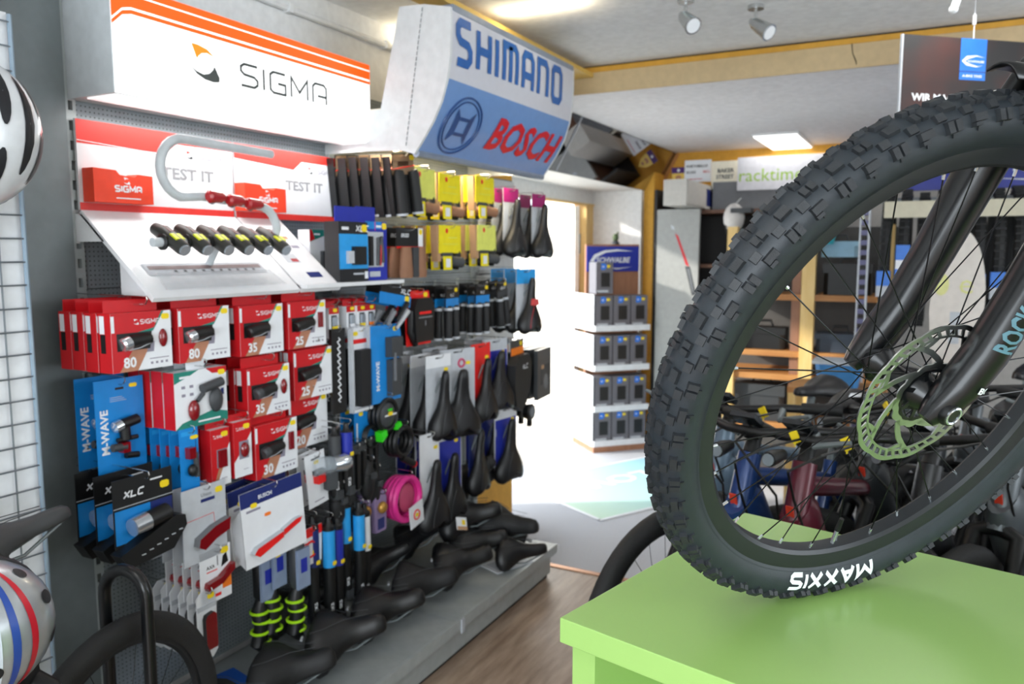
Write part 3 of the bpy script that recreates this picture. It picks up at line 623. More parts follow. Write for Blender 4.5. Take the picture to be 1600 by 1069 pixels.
# ================================================================== goods on the display wall
KRED = mat('grip_red', '#C4202A', .45)
def sub(parent, name, fn, **k):
    b = MB(); fn(b); return b.build(name, parent, **k)
def sticker(o, x, z, w=.022, h=.014, y=-.0012, m=None):
    sub(o, 'price_sticker', lambda b: b.prism([(x - w / 2, z - h * .3), (x - w * .3, z - h / 2), (x + w * .3, z - h / 2), (x + w / 2, z - h * .3), (x + w / 2, z + h * .3), (x + w * .3, z + h / 2), (x - w * .3, z + h / 2), (x - w / 2, z + h * .3)], y - .0004, y + .0008, m or YST))
def logo(b, x, z, h, y, m):       # small red-box logo: emblem and name
    emblem(b, x, z, h * 1.15, y, m, m); b.strokes('SIGMA', x + h * 1.6, z + h * .12, h * .8, m, y, .2, .95, .42)
# ---- red and white headlight box
def lamp_box(num, rear='drop', head=SILVER, w=.168, h=.142, t=.045, tab=.03):
    b = MB(); b.box(-w / 2, 0, -tab - h, w / 2, t, -tab, PW)
    b.box(-w / 2, t * .55, -tab, w / 2 - .02, t * .55 + .0012, 0, RED)
    b.box(-w / 2 - .0006, .0004, -tab - h, -w / 2, t, -tab, RED); b.box(-w / 2, .0004, -tab, w / 2, t, -tab + .0006, RED)
    o = b.build('headlight_box'); X = lambda u: -w / 2 + u * w; Z = lambda v: -tab - h + v * h
    P = lambda l: [(X(u), Z(v)) for u, v in l]
    def art(b):
        b.flat(P([(0, 0), (.1, 0), (.36, .38), (.70, .70), (.86, 1), (0, 1)]), -.0004, RED)
        b.flat(P([(.10, 0), (.40, 0), (.60, .38), (.34, .38)]), -.0006, BROWN)
        b.flat(P([(.42, .66), (.68, .66), (.80, .86), (.88, 1), (.84, 1), (.70, .72)]), -.0006, TEAL)
        b.flat(P([(.56, .30), (.68, .30), (.70, .48), (.60, .48)]), -.0007, PGREY)
        b.flat(P([(.08, .36), (.62, .36), (.66, .66), (.08, .66)]), -.0008, BLACK)
        b.text(num, X(.17), Z(.06), h * .19, PW, -.0010, True)
        logo(b, X(.36), Z(.79), h * .085, -.0009, PW)
        for i in range(4): b.rect(X(.62 + .085 * i), Z(.08), X(.66 + .085 * i), Z(.12), -.0006, PGREY)
        b.rect(X(.60), Z(.17), X(.94), Z(.185), -.0006, PGREY)
        b.flat([(X(0) - 0, Z(.68)), (X(0.05), Z(.68)), (X(.05), Z(.96)), (X(0), Z(.96))], -.0009, PW)
    sub(o, 'box_print', art)
    def side(b):
        xs = -w / 2 - .0010
        b.add([(xs, t * .9, Z(.66)), (xs, t * .5, Z(.66)), (xs, t * .5, Z(.96)), (xs, t * .9, Z(.96))], [(0, 1, 2, 3)], PW)
        b.add([(xs, t * .85, Z(.33)), (xs, t * .45, Z(.33)), (xs, t * .45, Z(.65)), (xs, t * .85, Z(.65))], [(0, 1, 2, 3)], BLACK)
    sub(o, 'side_print', side)
    def lamp(b):
        z = Z(.50)
        b.tube([(X(.60), -.004, z + .005), (X(.34), -.006, z + .003), (X(.24), -.008, z)], [.014, .016, .016], BLACK, 12)
        b.tube([(X(.24), -.008, z), (X(.14), -.009, z - .004), (X(.12), -.009, z - .005)], [.017, .017, .013], head, 14)
        b.tube([(X(.22), -.012, z - .018), (X(.40), -.014, z - .014), (X(.60), -.012, z - .004)], .0012, LGREY, 5)
    sub(o, 'headlight', lamp)
    if rear == 'drop': sub(o, 'rear_light', lambda b: b.ell((X(.84), -.003, Z(.52)), .012, .007, .023, DRED, 12, 8))
    elif rear == 'bar': sub(o, 'rear_light', lambda b: b.box(X(.78), -.008, Z(.40), X(.88), 0, Z(.74), DRED))
    sticker(o, X(.90), Z(.90)); return o
G1 = 'boxed bicycle headlights on the wall'
stack(lamp_box('80', 'drop'), 4, -1.700, 1.296, 1.352, .050, 'front red and white headlight box marked eighty at the left end of the top row', 'red headlight box', 'leftmost box marked eighty', 'box', G1, -.012, fjit=.0)
stack(lamp_box('80', None), 4, -1.702, 1.488, 1.352, .050, 'front red and white headlight box marked eighty, second in the top row', 'red headlight box', 'second box marked eighty', 'box', G1, -.012)
stack(lamp_box('35', None, BLACK), 4, -1.700, 1.692, 1.346, .050, 'front red and white headlight box marked thirty five in the top row', 'red headlight box', 'top row box marked thirty five', 'box', G1, -.012)
stack(lamp_box('25', 'bar', BLACK), 4, -1.702, 1.885, 1.346, .050, 'front red and white headlight box marked twenty five in the top row', 'red headlight box', 'top row box marked twenty five', 'box', G1, -.012)
stack(lamp_box('35', 'drop', DGREY), 4, -1.700, 1.712, 1.165, .050, 'front red and white headlight box marked thirty five with red drop lamp, second row', 'red headlight box', 'second row box marked thirty five', 'box', G1, -.012)
stack(lamp_box('25', None, BLACK, w=.18, h=.155), 3, -1.722, 1.930, 1.192, .055, 'front red and white headlight box marked twenty five in the second row', 'red headlight box', 'second row box marked twenty five', 'box', G1, -.012)
stack(lamp_box('30', 'bar', DGREY, w=.172, h=.16), 3, -1.700, 1.735, .995, .055, 'front red and white headlight box marked thirty with a red bar lamp', 'red headlight box', 'third row box marked thirty', 'box', G1, -.012)
stack(lamp_box('20', None, BLACK, w=.178, h=.165), 3, -1.745, 1.925, 1.040, .055, 'red and white headlight box partly hidden by the box marked thirty', 'red headlight box', 'half hidden third row box', 'box', G1, -.012)
# ---- white, red and teal dynamo-light box
def teal_box(w=.172, h=.150, t=.04, tab=.02):
    b = MB(); b.box(-w / 2, 0, -tab - h, w / 2, t, -tab, PW); b.box(-w / 2 - .0006, 0, -tab - h, -w / 2, t, -tab, RED); b.box(-.03, t / 2, -tab, .03, t / 2 + .001, 0, PW)
    o = b.build('dynamo_light_box'); X = lambda u: -w / 2 + u * w; Z = lambda v: -tab - h + v * h; P = lambda l: [(X(u), Z(v)) for u, v in l]
    def art(b):
        b.flat(P([(0, .80), (.30, .92), (.46, 1), (0, 1)]), -.0004, TEAL); b.flat(P([(.60, 1), (.72, .90), (1, .88), (1, 1)]), -.0004, RED)
        b.flat(P([(0, 0), (1, 0), (1, .16), (.72, .24), (.12, .10)]), -.0004, TEAL); b.rect(X(.42), Z(.06), X(.85), Z(.09), -.0006, PW); b.rect(X(.1), Z(.88), X(.28), Z(.92), -.0006, PW)
        for u in (.13, .28):
            for v in (.56, .70): b.rect(X(u), Z(v), X(u + .07), Z(v + .05), -.0005, PGREY)
        b.rect(X(.88), Z(.48), X(.94), Z(.60), -.0005, NAVY)
    sub(o, 'box_print', art)
    def pr(b):
        b.tube([(X(.46), -.012, Z(.66)), (X(.84), -.012, Z(.74))], .013, DGREY, 10); b.ell((X(.74), -.008, Z(.42)), .022, .012, .034, DGREY, 12, 8); b.tube([(X(.5), -.008, Z(.58)), (X(.38), -.008, Z(.46))], .006, DGREY, 8)
    sub(o, 'headlight', pr); sub(o, 'rear_light', lambda b: b.ell((X(.32), -.006, Z(.30)), .017, .012, .028, DRED, 12, 8)); sticker(o, X(.90), Z(.90)); return o
stack(teal_box(), 4, -1.700, 1.466, 1.178, .045, 'front white, red and teal light set box in the second row', 'white teal box', 'light set box', 'box', 'white and teal light boxes', -.012)
# ---- blue blister cards
def blue_card(w, h, big=True, text='M-WAVE', tab=.0):
    o = MB().prism([(-w / 2, -h), (w / 2, -h), (w / 2, 0), (-w / 2, 0)], 0, .0015, BLUE).build('blue_blister_card')
    def art(b):
        if big:
            b.text(text, -w / 2 + .034, -h * .80, .022, PW, -.0004, True, 0, 'l', pi / 2); 
            for i in range(3): b.rect(-w * .2, -h * (.20 + .02 * i), w * (.05 + .04 * i), -h * (.195 + .02 * i), -.0004, LGREY)
            b.rect(-.012, -.028, .012, -.022, -.0004, BLACK)
        else: b.rect(-w * .4, -h * .12, w * .4, -h * .05, -.0004, SKY); b.rect(w * .34, -h * .5, w * .38, -h * .2, -.0004, NAVY)
    sub(o, 'card_print', art)
    k = w / .135
    def fl(b):
        b.tube([(-.012 * k, -.016, -h * .49), (.035 * k, -.016, -h * .46)], .013 * k, BLACK, 12); b.tube([(-.012 * k, -.016, -h * .49), (-.03 * k, -.016, -h * .51)], [.015 * k, .014 * k], SILVER, 14)
        b.tube([(.0 * k, -.012, -h * .50), (.002, -.012, -h * .66)], .013 * k, BLACK, 10); b.tube([(-.02 * k, -.01, -h * .66), (.035 * k, -.012, -h * .66)], .006 * k, BLACK, 8)
    def rl(b):
        b.tube([(-.035 * k, -.012, -h * .73), (0, -.014, -h * .74)], .010 * k, DGREY, 10); b.tube([(0, -.012, -h * .84), (.035 * k, -.012, -h * .86)], .008 * k, BLACK, 8)
    if big:
        sub(o, 'front_light', fl); sub(o, 'light_bracket', rl); sub(o, 'rear_light', lambda b: b.box(-.012 * k, -.022, -h * .80, .008 * k, 0, -h * .69, DRED))
    else:
        sub(o, 'rear_light', lambda b: b.box(-w * .22, -.018, -h * .48, w * .12, 0, -h * .30, DRED)); sub(o, 'front_light', lambda b: (b.ell((0, -.01, -h * .68), w * .22, .012, h * .10, BLACK), b.tube([(w * .2, -.008, -h * .4), (w * .25, -.01, -h * .8)], .007, DGREY, 8)))
    def bl(b):
        b.box(-w * .47, -.026, -h * .93, w * .47, -.001, -h * .30, CLEAR)
    sticker(o, w * .28, -h * .09 if big else -h * .16, .022 if big else .024, .010); return o
c = blue_card(.138, .235); stack(c, 2, -1.800, 1.297, 1.150, .075, 'front large blue blister card with front and rear lights at the left edge', 'large blue blister card', 'left blue card', 'bicycle light', 'large blue light cards', -.015)
stack(blue_card(.060, .165, False), 5, -1.700, 1.418, 1.008, .032, 'front small blue blister card with red lamp, third row', 'small blue blister card', 'small blue lamp card', 'bicycle light', 'small blue light cards', -.012, dY=-.004)
# ---- narrow red boxes
def narrow_red(kind, w=.066, h=.16, t=.04, tab=.02):
    b = MB(); b.box(-w / 2, 0, -tab - h, w / 2, t, -tab, PW); b.box(-w / 2 - .0006, 0, -tab - h, -w / 2, t, -tab, RED); b.box(-w / 2, t * .5, -tab, w / 2, t * .5 + .001, 0, RED)
    o = b.build('rear_light_box'); X = lambda u: -w / 2 + u * w; Z = lambda v: -tab - h + v * h; P = lambda l: [(X(u), Z(v)) for u, v in l]
    def art(b):
        b.flat(P([(0, .28), (.5, .50), (1, .78), (1, 1), (0, 1)] if kind else [(0, 0), (.06, 0), (.45, .30), (1, .74), (1, 1), (0, 1)]), -.0004, RED); b.flat(P([(.06, 0), (.22, .0), (.62, .34), (.40, .34)]), -.0006, BROWN) if not kind else None
        b.rect(X(.28), Z(.32), X(.82), Z(.64), -.0008, PGREY); logo(b, X(.12), Z(.84), h * .05, -.0008, PW); b.rect(X(.5), Z(.12), X(.8), Z(.13), -.0006, PGREY)
    sub(o, 'box_print', art)
    sub(o, 'rear_light', (lambda b: b.ell((X(.56), -.004, Z(.48)), .015, .010, .022, DRED, 12, 8)) if kind else (lambda b: b.box(X(.34), -.010, Z(.33), X(.72), 0, Z(.63), DRED)))
    sticker(o, X(.72), Z(.90)); return o
stack(narrow_red(0), 3, -1.700, 1.522, 1.006, .046, 'front narrow red rear light box with a dark red bar lamp', 'narrow red box', 'narrow red box with bar lamp', 'box', 'narrow rear light boxes', -.010)
stack(narrow_red(1), 3, -1.700, 1.602, 1.012, .046, 'front narrow red rear light box with an oval lamp', 'narrow red box', 'narrow red box with oval lamp', 'box', 'narrow rear light boxes', -.010)
# ---- black and blue light packs
def black_pack(w=.168, h=.19):
    o = MB().prism([(-w / 2, -h), (w / 2, -h), (w / 2, 0), (-w / 2, 0)], 0, .002, BLACK).build('light_pack')
    sub(o, 'card_print', lambda b: (b.rect(-w / 2 + .003, -h + .03, w / 2 - .003, -h * .40, -.0004, BLUE), b.rect(w * .1, -h + .03, w / 2 - .003, -h * .40, -.0006, NAVY), b.strokes('XLC', -.055, -.048, .015, PW, -.0006, .26, .95, .35, .25), b.rect(-w / 2, -h * .37, w / 2, -h * .36, -.0006, LGREY), b.rect(.02, -.022, .055, -.018, -.0006, PW)))
    sub(o, 'front_light', lambda b: (b.tube([(-.01, -.02, -h * .60), (.05, -.02, -h * .56)], .022, BLACK, 12), b.tube([(-.052, -.022, -h * .62), (-.01, -.02, -h * .60)], [.022, .024], SILVER, 14)))
    sub(o, 'tray', lambda b: b.prism([(-w / 2 - .012, -h * .92), (-w / 2 + .01, -h * 1.12), (w / 2 - .03, -h * 1.06), (w / 2 + .012, -h * .80), (w / 2 + .008, -h * .66), (w / 2 - .02, -h * .62)], -.035, .004, BLACK))
    sub(o, 'tray_text', lambda b: [b.rect(-.04 + .022 * i, -h * 1.00 + .006 * i, -.028 + .022 * i, -h * .985 + .006 * i, -.0354, LGREY) for i in range(6)])
    sticker(o, w * .36, -.040, .026, .018); return o
stack(black_pack(), 3, -1.690, 1.268, .925, .07, 'front black and blue front light pack hanging below the blue card', 'black and blue light pack', 'black and blue light pack', 'bicycle light', 'black and blue light packs', -.012)
# ---- clear bags and white cards with red reflectors
def reflector_card(w, h, style):
    m = PW if style != 'clear' else LGREY
    pts = [(-w / 2, -h), (w / 2, -h), (w / 2, 0), (-w / 2, 0)]
    if style == 'capsule':
        r = w * .25; pts = [(-w / 2, -h + r), (-w / 2 + r, -h), (w / 2 - r, -h), (w / 2, -h + r), (w / 2, -r), (w / 2 - r, 0), (-w / 2 + r, 0), (-w / 2, -r)]
    o = MB().prism(pts, 0, .002, m).build('reflector_card')
    if style == 'clear':
        sub(o, 'card_print', lambda b: (b.text('Union', -.01, -.030, .010, DGREY, -.0005), b.rect(-.012, -.045, .035, -.036, -.0005, NAVY), b.tube([(-w / 2, -.0005, -h * .42), (w * .2, -.0005, -h * .40), (w * .22, -.0005, -h * .55)], .0007, BRED, 4)))
        sub(o, 'rear_light', lambda b: b.prism([(-w * .28, -h * .76), (-w * .14, -h * .82), (w * .12, -h * .72), (w * .44, -h * .66), (w * .47, -h * .50), (w * .1, -h * .55), (-w * .25, -h * .66)], -.022, 0, DRED, GREY))
        sticker(o, w * .34, -.022, .024, .016)
    elif style == 'wide':
        sub(o, 'card_print', lambda b: (b.rect(-w / 2, -.045, w / 2, 0, -.0004, NAVY), b.text('BUSCH', -w * .22, -.032, .012, PW, -.0007, True), b.rect(-w * .42, -.062, -w * .2, -.055, -.0005, PGREY)))
        sub(o, 'rear_light', lambda b: (b.prism([(-w * .42, -h * .80), (-w * .34, -h * .86), (w * .06, -h * .74), (w * .06, -h * .66), (-w * .36, -h * .74)], -.02, 0, BRED, LGREY), b.prism([(w * .08, -h * .73), (w * .36, -h * .64), (w * .40, -h * .58), (w * .30, -h * .58), (w * .08, -h * .65)], -.016, 0, BRED, LGREY)))
        sub(o, 'card_flap', lambda b: b.add([(-w / 2, 0, -h), (-w / 2, .045, -h * .9), (-w / 2 + .02, .05, -h * .94), (w / 2, .004, -h), (-w / 2, 0, -h * .2), (-w / 2, .045, -h * .4)], [(0, 1, 2, 3), (0, 4, 5, 1)], PW))
        sticker(o, -w * .30, -.045, .022, .014); sticker(o, -w * .10, -h * .38, .022, .010, m=OST)
    elif style == 'bikes':
        sub(o, 'card_print', lambda b: (b.text('AXA', -w * .30, -h * .36, .010, DGREY, -.0005, True), b.rect(-w * .3, -h * .42, w * .05, -h * .40, -.0005, BRED), b.rect(w * .05, -h * .34, w * .08, -h * .16, -.0005, DGREY), b.flat([(w * .18, -h * .40), (w * .42, -h * .34), (w * .36, -h * .16), (w * .24, -h * .2)], -.0005, BLACK), b.rect(w * .2, -h * .82, w * .5, -h * .62, -.0005, OST), b.rect(-w * .05, -h * .92, w * .15, -h * .86, -.0005, BRED)))
        sub(o, 'rear_light', lambda b: b.prism([(-w * .40, -h * .66), (-w * .36, -h * .72), (w * .1, -h * .66), (w * .5, -h * .48), (w * .5, -h * .36), (w * .05, -h * .54), (-w * .36, -h * .58)], -.018, 0, DRED))
        sticker(o, w * .30, -h * .10, .026, .018)
    elif style == 'capsule':
        sub(o, 'rear_light', lambda b: b.prism([(-w * .22, -h * .84), (w * .30, -h * .84), (w * .34, -h * .80), (w * .32, -h * .36), (w * .2, -h * .32), (-w * .16, -h * .34), (-w * .24, -h * .40)], -.014, 0, DRED, BLACK))
        sub(o, 'fold', lambda b: b.box(-w * .48, -.003, -h * .27, w * .48, 0, -h * .21, LGREY)); sticker(o, w * .22, -h * .10, .022, .016)
    else:      # small rounded white card with a cube lamp
        sub(o, 'rear_light', lambda b: (b.box(-w * .16, -.022, -h * .56, w * .28, 0, -h * .40, BRED), b.box(-w * .18, -.020, -h * .40, w * .26, 0, -h * .32, DGREY)))
        sub(o, 'card_print', lambda b: (b.rect(-w * .2, -h * .12, w * .25, -h * .09, -.0005, DGREY), b.rect(-w * .2, -h * .92, w * .3, -h * .90, -.0005, PGREY))); sticker(o, w * .05, -h * .18, .022, .012)
    return o
stack(reflector_card(.145, .205, 'clear'), 6, -1.680, 1.442, .850, .042, 'front pale card with a large red rear reflector light', 'pale reflector card', 'large reflector light card', 'bicycle light', 'pale rear light cards', -.010)
o = reflector_card(.225, .225, 'wide'); stack(o, 3, -1.660, 1.665, .800, .055, 'front wide white card with long red rack light', 'wide white rack light card', 'rack light card', 'bicycle light', 'wide rack light cards', -.010, fjit=-.10, roll=-.07)
stack(reflector_card(.092, .175, 'cube'), 4, -1.700, 1.895, .832, .036, 'front small rounded white card with a red cube lamp', 'small white lamp card', 'cube lamp card', 'bicycle light', 'small white lamp cards', -.010, roll=-.10)
stack(reflector_card(.105, .15, 'bikes'), 5, -1.680, 1.470, .668, .034, 'front pale card with a curved red light and orange patch', 'curved red light card', 'curved red light card', 'bicycle light', 'curved rear light cards', -.010)
stack(reflector_card(.066, .195, 'capsule'), 6, -1.680, 1.434, .562, .034, 'front capsule shaped card with an upright red reflector', 'capsule reflector card', 'capsule reflector card', 'bicycle light', 'capsule reflector cards', -.008)
# ---- yellow-white small battery boxes
def small_box(bm_, hh=.10, w=.05):
    b = MB(); b.box(-w / 2, 0, -.022 - hh, w / 2, .035, -.022, PW); b.box(-w / 2, .017, -.022, w / 2, .018, 0, RED); o = b.build('small_light_box')
    sub(o, 'box_print', lambda b: (b.rect(-w / 2, -.022 - hh, w / 2, -.02 - hh * .84, -.0004, bm_), b.rect(-w / 2, -.022 - hh * .2, w / 2, -.022, -.0004, RED), b.rect(-w * .28, -.022 - hh * .72, w * .28, -.022 - hh * .24, -.0006, DGREY)))
    sub(o, 'light', lambda b: (b.box(-w * .2, -.008, -.022 - hh * .6, w * .2, 0, -.022 - hh * .3, LAMPG), b.box(-w * .2, -.008, -.022 - hh * .70, w * .2, 0, -.022 - hh * .6, bm_))); sticker(o, w * .1, -.03, .02, .012); return o
for i, (yy, mm, lab) in enumerate(((2.048, YST, 'leftmost'), (2.150, PW, 'second'), (2.195, YST, 'third'), (2.245, OST, 'rightmost'))):
    stack(small_box(mm), 3, -1.735 - .01 * (i == 1), yy, 1.305, .04, f'front small white light box, {lab} of four under the sloping display', 'small white light box', f'{lab} small light box', 'box', 'small white light boxes', -.010)

# ---------------- items right of the boundary
def grip_pair(m=SOFT, head=BLACK, band=BLUE, w=.12, L=.135, hd=.085, clamps=True, logo_t='XLC', flare=1.0):
    o = MB().prism([(-w / 2, -hd), (w / 2, -hd), (w / 2 - .006, 0), (-w / 2 + .006, 0)], -.003, .003, head).build('grip_card')
    sub(o, 'card_print', lambda b: (b.rect(-w / 2, -hd, w / 2, -hd * .60, -.0034, band), b.strokes(logo_t, -.02, -hd * .5, .010, PW, -.0036, .24, .9, .35, .2)))
    for s in (-1, 1):
        sub(o, 'grip', lambda b: b.tube([(s * w * .25, 0, -hd + .004), (s * w * .25, 0, -hd - .01), (s * w * .27, 0, -hd - L * .5), (s * w * .28, 0, -hd - L * .9), (s * w * .28, 0, -hd - L)], [.013, .0165, .0165 * (1 + .3 * (flare - 1)), .0175 * flare, .014 * flare], m, 12))
        if clamps: sub(o, 'lock_ring', lambda b: (b.tube([(s * w * .25, 0, -hd - .004), (s * w * .25, 0, -hd - .014)], .0185, LGREY, 12), b.tube([(s * w * .28, 0, -hd - L * .94), (s * w * .28, 0, -hd - L)], .0185, LGREY, 12)))
    sticker(o, w * .28, -.018, .024, .016, -.0040); return o
GR = 'handlebar grips on the wall'
stack(grip_pair(w=.125), 6, -1.72, 2.760, 1.330, .036, 'front black grip pair with a blue banded card, middle of the grip row', 'black grip pair', 'blue banded grips in the middle', 'grips', GR, -.01, dY=-.012, fjit=.12)
stack(grip_pair(w=.12), 3, -1.72, 3.010, 1.330, .040, 'front black grip pair with blue screws, right of the middle', 'black grip pair', 'right hand blue banded grips', 'grips', GR, -.01)
stack(grip_pair(band=DGREY, w=.10, hd=.075, logo_t='VELO', flare=1.25), 3, -1.73, 3.205, 1.335, .045, 'front black winged grip pair with a grey card at the right', 'winged grip pair', 'winged grips', 'grips', GR, -.01, tilt=0, roll=-.12)
# red and black tool card
o = MB().prism([(-.085, -.205), (.08, -.205), (.085, -.09), (.07, 0), (-.065, 0), (-.09, -.08)], 0, .002, BRED).build('lock_card')
sub(o, 'lock_body', lambda b: (b.prism([(-.06, -.19), (.055, -.19), (.065, -.06), (.045, -.025), (-.05, -.025), (-.07, -.06)], -.03, 0, BLACK), b.tube([(-.07, -.01, -.07), (-.075, -.01, -.15), (-.04, -.01, -.20)], .012, BLACK)))
sub(o, 'card_print', lambda b: (b.rect(-.04, -.085, .04, -.075, -.0305, BRED), b.rect(-.045, -.10, .045, -.094, -.0305, GREY), b.rect(-.004, -.13, .004, -.11, -.0305, GREY))); sticker(o, .045, -.014, .026, .018)
stack(o, 3, -1.715, 2.515, 1.318, .045, 'front red and black folding tool card left of the grips', 'red and black card', 'red and black tool card', 'tool', 'red and black tool cards', -.01)
# black foam tubes on kraft headers
def foam_card():
    w, h = .15, .22
    o = MB().prism([(-w / 2, -h), (w / 2, -h), (w / 2 - .02, 0), (-w / 2 + .02, 0)], 0, .003, BLACK, BLACK).build('foam_grip_pack')
    sub(o, 'card_print', lambda b: (b.flat([(-w / 2 + .012, -.075), (w / 2 - .012, -.075), (w / 2 - .022, -.004), (-w / 2 + .022, -.004)], -.0006, mat('kraft_header', '#8A6E54', .7)), b.tube([(-w / 2 + .012, -.001, -.055), (w / 2 - .015, -.001, -.045)], .002, BRED, 4), b.rect(-.03, -.045, .03, -.028, -.0006, KRAFT)))
    for s in (-1, 1): sub(o, 'foam_tube', lambda b: b.tube([(s * .036, -.010, -.062), (s * .040, -.011, -.075), (s * .044, -.012, -h + .004)], [.018, .021, .021], SOFT, 12))
    for s in (-1, 1): sub(o, 'end_ring', lambda b: b.tube([(s * .044, -.012, -h + .008), (s * .044, -.012, -h)], .0222, LGREY, 12))
    sub(o, 'card_edge', lambda b: b.box(-w / 2 - .001, -.004, -h, -w / 2 + .003, .030, -.01, BLACK)); sticker(o, w * .33, -.016, .024, .018); return o
stack(foam_card(), 6, -1.70, 2.400, 1.820, .042, 'front black foam grip pair on a kraft header at the top', 'black foam grip pack', 'black foam grip pack', 'grips', 'black foam grip packs', -.012, fjit=-.10, roll=-.12, dY=-.012)
# brown ergonomic grips
def brown_grips():
    o = MB().prism([(-.085, -.075), (.085, -.075), (.08, 0), (-.08, 0)], 0, .003, BLACK).build('brown_grip_card')
    sub(o, 'card_print', lambda b: (b.rect(-.085, -.075, .085, -.068, -.0005, BRED), b.text('ERGO', -.055, -.035, .014, PW, -.0006, True, .2), b.rect(.055, -.068, .085, 0, -.0007, PW)))
    for s in (-1, 1): sub(o, 'brown_grip', lambda b: b.loft([[(s * .045 + rx * cos(a), -.014 + .018 * sin(a), z) for a in [2 * pi * i / 14 for i in range(14)]] for z, rx in ((-.07, .020), (-.09, .026), (-.13, .032), (-.165, .038), (-.182, .034))], KRAFT))
    sub(o, 'grip_strip', lambda b: b.box(-.018, -.028, -.18, .018, -.004, -.07, DGREY)); sticker(o, .07, -.014, .02, .02); return o
stack(brown_grips(), 4, -1.70, 2.440, 1.555, .045, 'front brown cork grip pair on a black and red card', 'brown cork grip pair', 'brown cork grips', 'grips', 'brown cork grips', -.01)
# yellow grip packs
def yellow_pack(cm, gm, paddle):
    w, h = .165, .11
    o = MB().prism([(-w / 2, -h), (w / 2, -h), (w / 2 - .004, 0), (-w / 2 + .004, 0)], 0, .003, cm).build('yellow_grip_pack')
    sub(o, 'card_print', lambda b: (b.ell((-w * .16, -.0005, -.022), .010, .0004, .010, BRED, 10, 6), b.rect(-w * .1, -.05, w * .3, -.047, -.0006, YCARD2), b.rect(-w * .34, -.075, w * .34, -.073, -.0006, YCARD2), b.rect(-w * .40, -h - .014, w * .10, -h + .002, -.0006, DGREY)))
    sub(o, 'side_strip', lambda b: b.prism([(-w / 2 - .004, -h * 1.3), (-w / 2 + .018, -h * 1.3), (-w / 2 + .012, -.002), (-w / 2 - .012, -.002)], .004, .034, KCARD))
    sub(o, 'hang_tag', lambda b: (b.prism([(-w * .34, -h - .066), (w * .02, -h - .066), (w * .0, -h - .012), (-w * .36, -h - .012)], -.006, -.002, YCARD), b.rect(-w * .26, -h - .056, -w * .06, -h - .022, -.0064, PW)))
    sub(o, 'grip', lambda b: b.tube([(w * .08, .012, -h - .030), (w * .34, .0, -h - .036), (w * .46, -.006, -h - .038)], [.020, .021, .022], gm, 14)); sub(o, 'grip_bore', lambda b: b.tube([(w * .455, -.0058, -h - .038), (w * .468, -.0064, -h - .0384)], .014, BLACK, 14))
    sub(o, 'second_grip', lambda b: b.tube([(w * .44, .016, -h + .02), (w * .40, .012, -h - .03), (w * .30, .01, -h - .06)], [.014, .020, .016], paddle, 12)); return o
YG = 'yellow grip packs under the canopy'
for (yy, zz, n, gm, cm, lab, Xf) in ((2.535, 1.778, 3, KRAFT, YCARD2, 'upper left', -1.70), (2.722, 1.772, 3, KRAFT, YCARD, 'upper middle', -1.70), (3.005, 1.785, 4, KRAFT, YCARD, 'upper right', -1.70), (2.722, 1.572, 4, DGREY, YCARD, 'lower left', -1.70), (3.020, 1.582, 4, DGREY, YCARD2, 'lower right', -1.70)):
    stack(yellow_pack(cm, gm, BLACK if gm is KRAFT else SOFT), n, Xf, yy, zz, .055, f'front yellow grip pack at the {lab} under the canopy', 'yellow grip pack', f'{lab} yellow pack', 'grips', YG, -.01, dY=-.006)

# ---------------- saddles
def saddle_mesh(w, L, noseback=.3, thick=.045, m=LEATHER, n=20, groove=True, slim=1.0):
    """lies in local XZ, nose towards +z, top surface towards -y, rear lobes at z=0"""
    st = [(-.005, .58, .15), (.0, .70, .45), (.03, .86, .8), (.09, .97, 1.0), (.17, 1.0, 1.0), (.26, .92, 1.0), (.36, .72, .9), (.47, .48, .75), (.58, .33, .62), (.72, .26, .56), (.86, .23, .52), (.95, .19, .45), (.99, .13, .3), (1.0, .05, .1)]
    rings = []
    for t_, k, tk in st:
        hw = w / 2 * k * (slim if t_ > .4 else 1); th = thick * tk; ring = []
        for i in range(n):
            a = 2 * pi * i / n; x = hw * cos(a); q = abs(x) / (w / 2)
            yy = -th * abs(sin(a)) ** .8 if sin(a) > 0 else th * .38 * abs(sin(a))
            if groove and sin(a) > .93 and .06 < t_ < .8: yy += .007
            z = t_ * L + max(0, 1 - t_ / .30) * .16 * L * max(0, 1 - q * 1.25) ** 1.5
            ring.append((x, yy + th * .55 * q * q + .012 * sin(t_ * pi), z))
        rings.append(ring)
    b = MB(); b.loft(rings, m); return b
def make_saddle(w=.17, L=.27, m=LEATHER, groove=True, trim=None, thick=.045, slim=1.0):
    o = saddle_mesh(w, L, m=m, groove=groove, thick=thick, slim=slim).build('bicycle_saddle', smooth_angle=1.4)
    for s in (-1, 1): sub(o, 'rail', lambda b: b.tube([(s * w * .25, .012, L * .16), (s * .022, .045, L * .30), (s * .022, .045, L * .58), (s * .010, .012, L * .90)], .0035, STEELD, 6))
    sub(o, 'seam', lambda b: [b.tube([(s * w * .30, -thick * .66, L * .12), (s * w * .26, -thick * .66, L * .28), (s * w * .10, -thick * .62, L * .50), (s * w * .06, -thick * .60, L * .80)], .0010, trim or DGREY, 4) for s in (-1, 1)])
    return o
